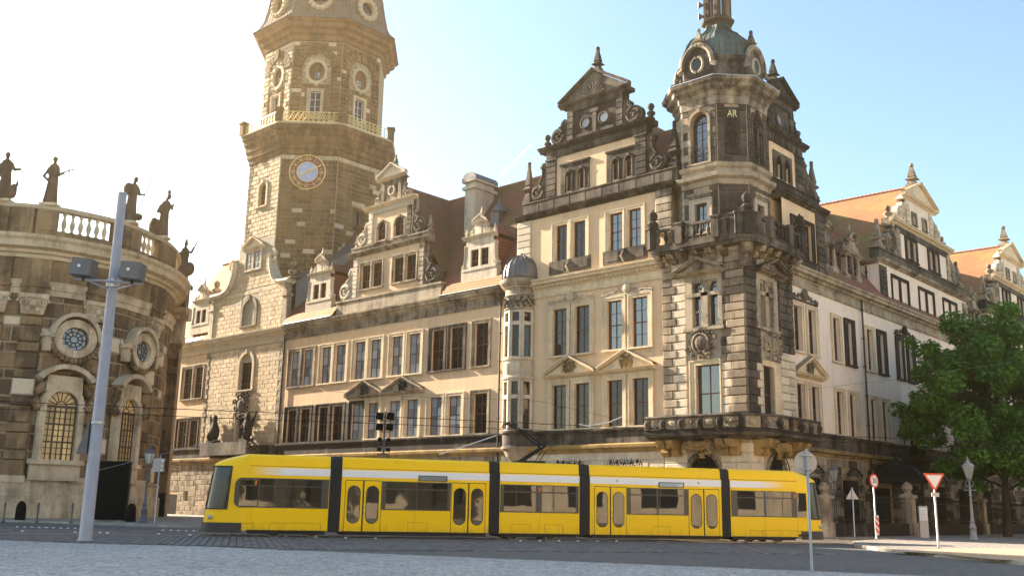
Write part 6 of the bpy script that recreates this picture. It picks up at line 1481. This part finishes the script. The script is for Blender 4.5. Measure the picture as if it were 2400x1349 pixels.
p=at(256,69); T=thing('display_board','large plain black display board standing by the church','board',p)
MB(CF).box(-1.2,1.2,-.12,.12,.18,4.05).build('panel','blackp',T,local=True); MB(CF).box(1.2,1.26,-.14,.14,.1,4.1).box(-1.26,-1.2,-.14,.14,.1,4.1).box(-1.2,1.2,-.14,.14,4.05,4.1).build('board_frame','iron',T,local=True)
for u in (-.7,.9): MB(CF).box(u-.08,u+.08,-.4,.4,0,.18).build('foot','galv',T,local=True)
bm=MB(); bm.lathe(0,0,[(.1,0),(.1,.1),(.055,.14),(.05,.95),(.075,.98),(.075,1.04),(.05,1.06),(.06,1.14),(.01,1.2)],10)
bmm=bm.mesh('bollard','lampgrey',True)
for i,px in enumerate((14,92,172)):
    p=at(px,60); link('bollard',bmm,mw=Matrix.Translation((p.x,p.y,.1)),label=['slim grey bollard nearest the picture edge','slim grey bollard in the middle of the three by the church','slim grey bollard next to the tall mast'][i],cat='bollard',group='slim bollards along the church')
for px,fw,h,lb in ((52,66,1.35,'squat black bell bollard between the slim bollards'),(310,67.5,1.3,'squat black bell bollard beside the black display board')):
    p=at(px,fw); m=MB(); m.lathe(0,0,[(.34,0),(.33,.2),(.31,.9),(.26,1.12),(.16,1.28),(.01,h)],14); o=m.build('bell_bollard','blackp',None,True); o.location=p; o['label']=lb; o['category']='bollard'; o['group']='black bell bollards'
def lantern(T,z,s,mat='lampgrey'):
    f=W; m=MB(); q=PI/4
    m.lathe(0,0,[(.10*s,z),(.14*s,z+.05*s),(.12*s,z+.1*s)],6); m.build('lantern_base',mat,T,local=True)
    m=MB(); m.lathe(0,0,[(.15*s,z+.1*s),(.32*s,z+.75*s)],6); g=m.build('lantern_glass','lampglass',T,local=True)
    m=MB()
    for k in range(6): a=2*PI*k/6; m.tube([(.15*s*cos(a),.15*s*sin(a),z+.1*s),(.33*s*cos(a),.33*s*sin(a),z+.75*s)],.018*s+.006,5)
    m.lathe(0,0,[(.36*s,z+.74*s),(.36*s,z+.79*s),(.2*s,z+.95*s),(.1*s,z+1.0*s),(.11*s,z+1.12*s),(.05*s,z+1.16*s),(.03*s,z+1.3*s),(.005,z+1.36*s)],6); m.build('lantern_cap',mat,T,local=True)
def street_lamp(p,label,h,mat='lampgrey',s=1.):
    T=thing('street_lamp',label,'street lamp',p,group='historic lantern lamps'); m=MB(); k=h/3.6
    m.lathe(0,0,[(.27,0),(.27,.12),(.2,.18),(.2,.75*k),(.24,.8*k),(.15,.86*k),(.13,1.1*k),(.17,1.13*k),(.1,1.2*k),(.065,2.6*k),(.1,2.65*k),(.1,2.7*k),(.06,2.75*k),(.05,h)],10); m.build('lamp_post',mat,T,True,True)
    m=MB(); m.tube([(-.28,0,h*.82),(.28,0,h*.82)],.03,6)
    for sg in (-1,1): m.tube([(sg*.05,0,h*.86),(sg*.2,0,h*.9),(sg*.2,0,h*.96),(sg*.06,0,h)],.025,5); m.ball(sg*.3,0,h*.82,.05,6)
    m.build('lamp_bracket',mat,T,local=True); lantern(T,h,s,mat)
street_lamp(at(340,65,.12),'slim grey lantern lamp with green cap beside the church corner',3.6)
street_lamp(at(2279,60,.12),'pale grey ornate lantern lamp on the right pavement in front of the tree',3.55,'lampR')
street_lamp(at(1959,66,.12),'dark lantern lamp just behind the tram nose',3.4)
def signpost(p,label,h,mat='galv',r=.04):
    T=thing('road_sign',label,'road sign',p); pole(T,h,r,r,mat,'sign_post'); return T
T=signpost(at(366,65,.12),'small white direction sign on a thin post beside the left lantern',4.2); MB(CF).box(-.42,.3,.05,.08,3.2,4.05).build('sign_plate','signback',T,local=True); MB(CF).box(.12,.28,.08,.09,3.85,3.95).box(.12,.28,.08,.09,3.55,3.62).box(.1,.28,.08,.09,3.28,3.36).build('sign_print','signwhite',T,local=True)
for z in (3.3,3.95): MB(CF).box(-.35,.35,-.05,.05,z,z+.05).build('sign_bracket','galv',T,local=True)
def disc(T,u,z,r,d0,d1,mat,name,n=28): m=MB(CF); m.ext([(u+r*cos(2*PI*k/n),z+r*sin(2*PI*k/n)) for k in range(n)],d0,d1); return m.build(name,mat,T,local=True)
p=gpx(1903,1340); T=signpost(p,'round sign seen from behind on a blue-grey post in the foreground',3.12,'bluepost',.036); disc(T,-.02,2.78,.3,-.075,-.06,'signback','sign_plate'); m=MB(CF)
for z in (2.95,2.6): m.box(-.16,.16,-.06,.05,z,z+.025)
m.build('sign_clamp','galv',T,local=True)
T=signpost(at(2195,45,.12),'triangular red and white yield sign on a pale post at the pavement edge',2.95,'galv',.045); m=MB(CF); a=.47; z=2.7
m.ext([(-a,z+.52),(a,z+.52),(0,z-.3)],.05,.07); m.build('sign_plate','red',T,local=True); m=MB(CF); m.ext([(-a*.74,z+.435),(a*.74,z+.435),(0,z-.14)],.07,.078); m.build('sign_face','signwhite',T,local=True); MB(CF).box(-.16,.16,.03,.09,2.2,2.38).build('small_plate','signback',T,local=True)
T=signpost(at(2052,59,.12),'narrow speed limit 30 sign with striped marker board','dummy' and 3.55,'galv',.045)
SF=Fr((0,0,0),(RH*.45-FH*.0+FH*.89).normalized(),(-FH*.45+RH*.89).normalized()); SF=Fr((0,0,0),(RH*.8+FH*.6).normalized(),(RH*.6-FH*.8).normalized())
def disc2(F_,u,z,r,d0,d1,mat,name,n=28): m=MB(F_); m.ext([(u+r*cos(2*PI*k/n),z+r*sin(2*PI*k/n)) for k in range(n)],d0,d1); return m.build(name,mat,T,local=True)
disc2(SF,0,3.3,.4,.05,.07,'red','sign_plate'); disc2(SF,0,3.3,.31,.07,.078,'signwhite','sign_face')
o=text(T,'30',SF,0,.083,3.3,.42,'blackp',0,'sign_print',.004); o.matrix_parent_inverse=Matrix.Identity(4)
m=MB(SF); m.box(-.2,.2,.05,.08,.25,1.35); m.build('marker_board','signwhite',T,local=True); m=MB(SF)
for k in range(3): z=.3+k*.36; m.ext([(-.2,z+.25),(.2,z-.05),(.2,z+.13),(-.2,z+.43 if z+.43<1.35 else 1.35)],.08,.086)
m.build('marker_stripe','red',T,local=True)
T=signpost(at(2001,63,.12),'grey triangular sign seen from behind near the fence',3.0); m=MB(CF); m.ext([(-.4,2.3),(.4,2.3),(0,3.0)],-.08,-.06); m.build('sign_plate','signback',T,local=True)
T=thing('info_stele','narrow grey information stele with white panel in front of the fence','information board',at(2164,66,.12)); MB(CF).box(-.28,.28,-.08,.08,0,2.0).build('panel','signback',T,local=True); MB(CF).box(-.25,.25,.08,.09,1.1,1.9).build('printed_sheet','signwhite',T,local=True)
m=MB(CF)
for k in range(7): m.box(-.2,.2-.05*(k%3),.09,.094,1.2+k*.09,1.225+k*.09)
m.build('printed_lines','signback',T,local=True)
T=thing('floodlight_pole','slim pole with clusters of small black floodlights behind the tram','floodlight mast',at(893,56,0)); pole(T,6.6,.06,.05,'lampgrey')
for z,s,dy in ((6.35,.42,.3),(5.75,.4,.28),(5.05,.22,.24),(4.5,.22,.24)):
    MB(CF).tube([(-.35,0,z-.25),(.35,0,z-.25)],.025,5).build('crossarm','iron',T,local=True)
    for u in (-1,1):
        m=MB(CF); c=u*dy; m.ext([(c-s*.5,z-s*.4),(c+s*.45,z-s*.5),(c+s*.5,z+s*.45),(c-s*.4,z+s*.5)],-.1,.2); m.build('floodlight','blackp',T,local=True)
# fence with stone pillars
T=thing('pillar_fence','dark iron railing on a low wall between pale stone pillars along the palace','fence',(4.5,20,0)); ff=Fr((4.5,0,0),(0,1,0),(1,0,0)); PY=[1.5,14.9,30.3,45]
MB(ff).box(1.5,45,-.18,.18,.1,.95).build('low_wall','dark',T)
for y in PY:
    k=.78 if y<5 else .88
    m=MB(ff); m.box(y-.55*k,y+.55*k,-.55*k,.55*k,.1,1.0).box(y-.44*k,y+.44*k,-.44*k,.44*k,1.0,3.1*k).box(y-.58*k,y+.58*k,-.58*k,.58*k,3.1*k,3.35*k); m.lathe(y,0,[(.56*k,3.35*k),(.28*k,3.5*k),(.26*k,3.6*k),(.42*k,3.85*k),(.4*k,4.1*k),(.2*k,4.3*k),(.05*k,4.4*k)],10); m.build('pillar','quoin' if y<20 else 'mid',T)
for a,b in zip(PY,PY[1:]):
    m=MB(ff); m.box(a+.5,b-.5,-.02,.02,1.15,1.2).box(a+.5,b-.5,-.02,.02,2.35,2.4); m.build('railing_rail','iron',T)
    y=a+.6
    while y<b-.5:
        link('railing_bar',barme,T,mw=Matrix.Translation((4.5,y,.95))) if 'barme' in globals() else None
        if 'barme' not in globals():
            q=MB(); q.tube([(0,0,0),(0,0,1.65)],.018,4); q.lathe(0,0,[(.018,1.6),(.045,1.68),(.005,1.85)],4); barme=q.mesh('railing_bar','iron'); link('railing_bar',barme,T,mw=Matrix.Translation((4.5,y,.95)))
        y+=.26
    for k in range(3): 
        m=MB(ff); c=a+(b-a)*(k+.5)/3
        for s in (-1,1): spiral(m,c+s*.3,2.75,.28,1.5,s,0,.03,0,14)
        m.ball(c,0,3.1,.1,6); m.build('railing_scroll','iron',T)
# dark niche statue on the balcony of the street wing
T=thing('dark_statue','tall black statue standing on a ledge of the street wing beside the tree','statue',FB.p(26.3,1.2,6.4))
m=MB(FB.sh(26.3,1.2,6.4)); rg=[]
for z,r in ((0,.8),(.6,.8),(.7,.6),(1.4,.62),(2.2,.6),(3.0,.55),(3.6,.6),(4.0,.62),(4.4,.45),(4.55,.2),(4.7,.18)): rg.append([m.V(r*(1+.12*sin(3*a+z))*cos(a),.8*r*(1+.12*cos(4*a))*sin(a),z) for a in [2*PI*k/14 for k in range(14)]])
for a,b in zip(rg,rg[1:]):
    for k in range(14): m.face(a[k],a[(k+1)%14],b[(k+1)%14],b[k])
m.face(*rg[-1]); m.ball(0,0,4.95,.26,9,.32); m.tube([(-.5,.1,4.1),(-.85,.3,3.4),(-.4,.5,2.9)],[.22,.18,.12],7); m.tube([(.5,.1,4.1),(.9,.3,3.5),(.8,.5,2.8)],[.22,.18,.12],7); m.build('figure','blackp',T,True)
MB(FB.sh(26.3,0,0)).box(-1.5,1.5,0,2.2,5.9,6.4).box(-.9,.9,0,1.8,5.0,5.9).build('ledge','black',T)
# overhead wires
def wire(pts,r,label,cat='overhead wire',mat='iron',group='tram overhead wires'):
    m=MB(); m.tube(pts,r,5); o=m.build('overhead_wire',mat); o['label']=label; o['category']=cat; o['group']=group
for d,lb in ((-1.15,'dark contact wire running above the tram roof'),(-5.3,'dark contact wire above the far track behind the tram')):
    wire([TF.p(u,d,5.58-.05*sin(PI*((u+40)%25)/25)) for u in range(-40,61,5)],.017,lb)
wire([at(660,70,9.4),at(900,66,8.6),at(1260,60,7.8),at(1525,66,6.9)],.01,'thin span wire crossing the cream facades diagonally')
wire([at(1840,60,8.6),at(2120,56,9.0),at(2440,50,9.3)],.006,'thin dark span wire crossing in front of the tree')
wire([at(80,60,2.2),at(510,60,5.2)],.012,'pale stay wire rising from the church corner to the left',mat='galv')
wire([at(1356,48,5.45),at(1378,48.2,5.4),at(1430,48.6,5.65),at(1458,49,5.95)],.03,'pale bent pull-off arm holding the contact wire',mat='signwhite')
wire([at(1025,58,4.4),at(1160,60,5.7)],.03,'pale slanting stay tube behind the tram roof',mat='signwhite')
# contrail
a=at(1145,3000); b=at(1237,3000); a.z=1.45+3000*(1189-408)/2386*1.03; b.z=1.45+3000*(1191-310)/2386*1.03
N=NT('contrail_vapour'); tr=N.n('BsdfTransparent'); mx=N.n('MixShader',None,i0=.3,i1=tr.outputs[0],i2=N.b.outputs[0]); N.set(Base_Color=(1,1,1,1),Roughness=1.); N.t.links.new(mx.outputs[0],N.t.nodes['Material Output'].inputs[0]); MT['contrail']=N.m
m=MB(); m.tube([tuple(a.lerp(b,t)) for t in (0,.3,.6,.9,1)],[1,3.2,3.5,2.8,1],8); m.build('contrail','contrail',label='short white vapour trail in the blue sky above the left wing',cat='contrail')
# ================================================================== TREES
def tree(base,H,cr,cz0,seed,label,nl=30000,rx=1.,group='street trees'):
    T=thing('street_tree',label,'tree',base,group=group); rr=random.Random(seed); m=MB(); tips=[]
    m.tube([(0,0,0),(.05,.0,2),(.1,.1,4.5),(0,.15,H*.6),(.1,0,H*.85)],[.34,.26,.22,.13,.04],9)
    for k in range(26):
        z0=3.2+(H*.75-3.2)*k/26; a=k*2.4+rr.uniform(-.4,.4); L=cr*rr.uniform(.6,.95)*(1-.45*max(0,(z0-H*.45)/(H*.5))); up=rr.uniform(.15,.6)
        pts=[(0.05,0.05,z0)]
        for j in range(1,5): t=j/4; pts.append((L*t*cos(a+.2*t),L*t*sin(a+.2*t),z0+L*up*t+.3*sin(t*3)))
        m.tube(pts,[.11,.08,.06,.04,.015],6); tips+=pts[2:]
        for j in range(2,5):
            b=pts[j]; a2=a+rr.uniform(-1.2,1.2); q=(b[0]+1.3*cos(a2),b[1]+1.3*sin(a2),b[2]+rr.uniform(.1,.9)); m.tube([b,q],[.035,.01],4); tips.append(q)
    m.build('trunk','bark',T,local=True)
    cl=[]
    for k in range(185):
        while True:
            x,y,z=[rr.uniform(-1,1) for _ in range(3)]; d=x*x+y*y+z*z
            if .12<d<1: break
        cz=(H+cz0)/2; hh=(H-cz0)/2; s=1.0-.38*max(0,z)**1.5-.12*max(0,-z)
        p=(x*cr*rx*s,y*cr*s,cz+z*hh)
        nz_=noise.noise(Vector(p)*.33+Vector((seed,0,0)))
        if nz_<.0 and rr.random()<.85: continue
        cl.append((p,rr.uniform(.75,1.5)))
    cl+=[(t,rr.uniform(.5,.9)) for t in tips if t[2]>cz0-.5]
    lm=MB(); lm.var=[]; vs=lm.v; fs=lm.q; tw=sum(r**2.2 for _,r in cl)
    for p,r in cl:
        n=int(nl*r**2.2/tw); cv=rr.random()*.65
        for _ in range(n):
            while True:
                x,y,z=rr.uniform(-1,1),rr.uniform(-1,1),rr.uniform(-1,1); d=x*x+y*y+z*z
                if d<1 and d>.08: break
            c=Vector((p[0]+x*r,p[1]+y*r,p[2]+z*r*.72)); nn=Vector((x+rr.uniform(-.7,.7),y+rr.uniform(-.7,.7),z+.7+rr.uniform(-.5,.5))).normalized()
            t=nn.cross(Vector((rr.uniform(-1,1),rr.uniform(-1,1),rr.uniform(-1,1)))).normalized(); b=nn.cross(t); s=rr.uniform(.13,.24)
            i=len(vs); vs.append(c-t*s); vs.append(c+b*s*.62+nn*.03); vs.append(c+t*s*1.1-nn*.04); vs.append(c-b*s*.62+nn*.03); fs.append((i,i+1,i+2,i+3)); lm.var.append(min(1,cv+rr.random()*.35))
    me=lm.mesh('crown','leaf',recalc=False); link('crown',me,T,local=True)
    return T
tree((9.0,21.8,.1),17.4,6.7,2.9,5,'leafy green street tree in front of the pink palace wing',40000)
t2=tree((10.5,38,.1),16.5,6.5,3.5,8,'second leafy tree farther along the street at the right edge',24000)

# ================================================================== BUILDINGS ACROSS THE SQUARE (out of frame, seen in the window reflections)
def gallery(x,y0,y1,h,label,n):
    T=thing('gallery_building',label,'building',(x+6,(y0+y1)/2,0)); f=Fr((x,0,0),(0,1,0),(-1,0,0)); bw=(y1-y0)/n; hs=[]
    for k in range(n):
        c=y0+bw*(k+.5); hs+=[(c-bw*.24,c+bw*.24,h*.08,h*.40),(c-bw*.2,c+bw*.2,h*.52,h*.78)]
    wall(T,f,y0,y1,0,h,hs,'sandstone','wall',.8); m=MB(f)
    for a,b,c,d in hs: m.box(a,b,-.75,-.7,c,d)
    MB(f).box(y0,y1,-14,-.9,0,h-.1).build('building_core','sandstone',T)
    for a,b,c,d in hs:
        w_=MB(f).box(a,b,-.8,-.72,c,d).build('window','glass',T); MB(f).box((a+b)/2-.08,(a+b)/2+.08,-.72,-.66,c,d).box(a,b,-.72,-.665,(c+d)/2-.08,(c+d)/2+.08).build('window_frame','timberd',w_)
    cornice(T,f,y0,y1,h*.44,h*.49,.6,'sandstone'); cornice(T,f,y0,y1,h*.92,h,1.0,'sandstone')
    for k in range(n+1):
        c=y0+bw*k; MB(f).box(c-.5,c+.5,0,.35,0,h*.44).box(c-.45,c+.45,0,.3,h*.49,h*.92).build('pilaster','sandstone',T)
    MB(f).box(y0,y1,-1.2,-.2,h,h+1.4).build('parapet','sandstone',T)
MT['sandstone']=stone('gallery_sandstone',(.66,.55,.40),(.40,.32,.22),.3,.12)
gallery(62,-150,26,22,'long sandstone gallery building across the square behind the viewer',22)
gallery(31,30,100,19,'pale palace on the far side of the street, outside the picture',10)
for (x,y),a,lb in (((49,-69),.7,'broad tree behind the viewer, mirrored in the front tram car'),((51,-53),2.1,'middle tree behind the viewer on the square'),((54,-84),4.0,'tree farthest behind the viewer on the square')):
    c=copytree(t2); c.location=(x,y,0); c.rotation_euler=(0,0,a); c['label']=lb
# ================================================================== AIR: warm-tinted volume added for the glow at the left
m=MB(); m.box(-3100,3100,-3100,3100,-1,66.5); N=NT('glow_haze_air'); N.t.nodes.remove(N.b); pv=N.n('VolumePrincipled'); pv.inputs['Color'].default_value=(1,.74,.40,1); pv.inputs['Density'].default_value=.00065; pv.inputs['Anisotropy'].default_value=.84; N.t.links.new(pv.outputs[0],N.t.nodes['Material Output'].inputs['Volume'])
m.build('glow_haze',N.m,kind='stuff')
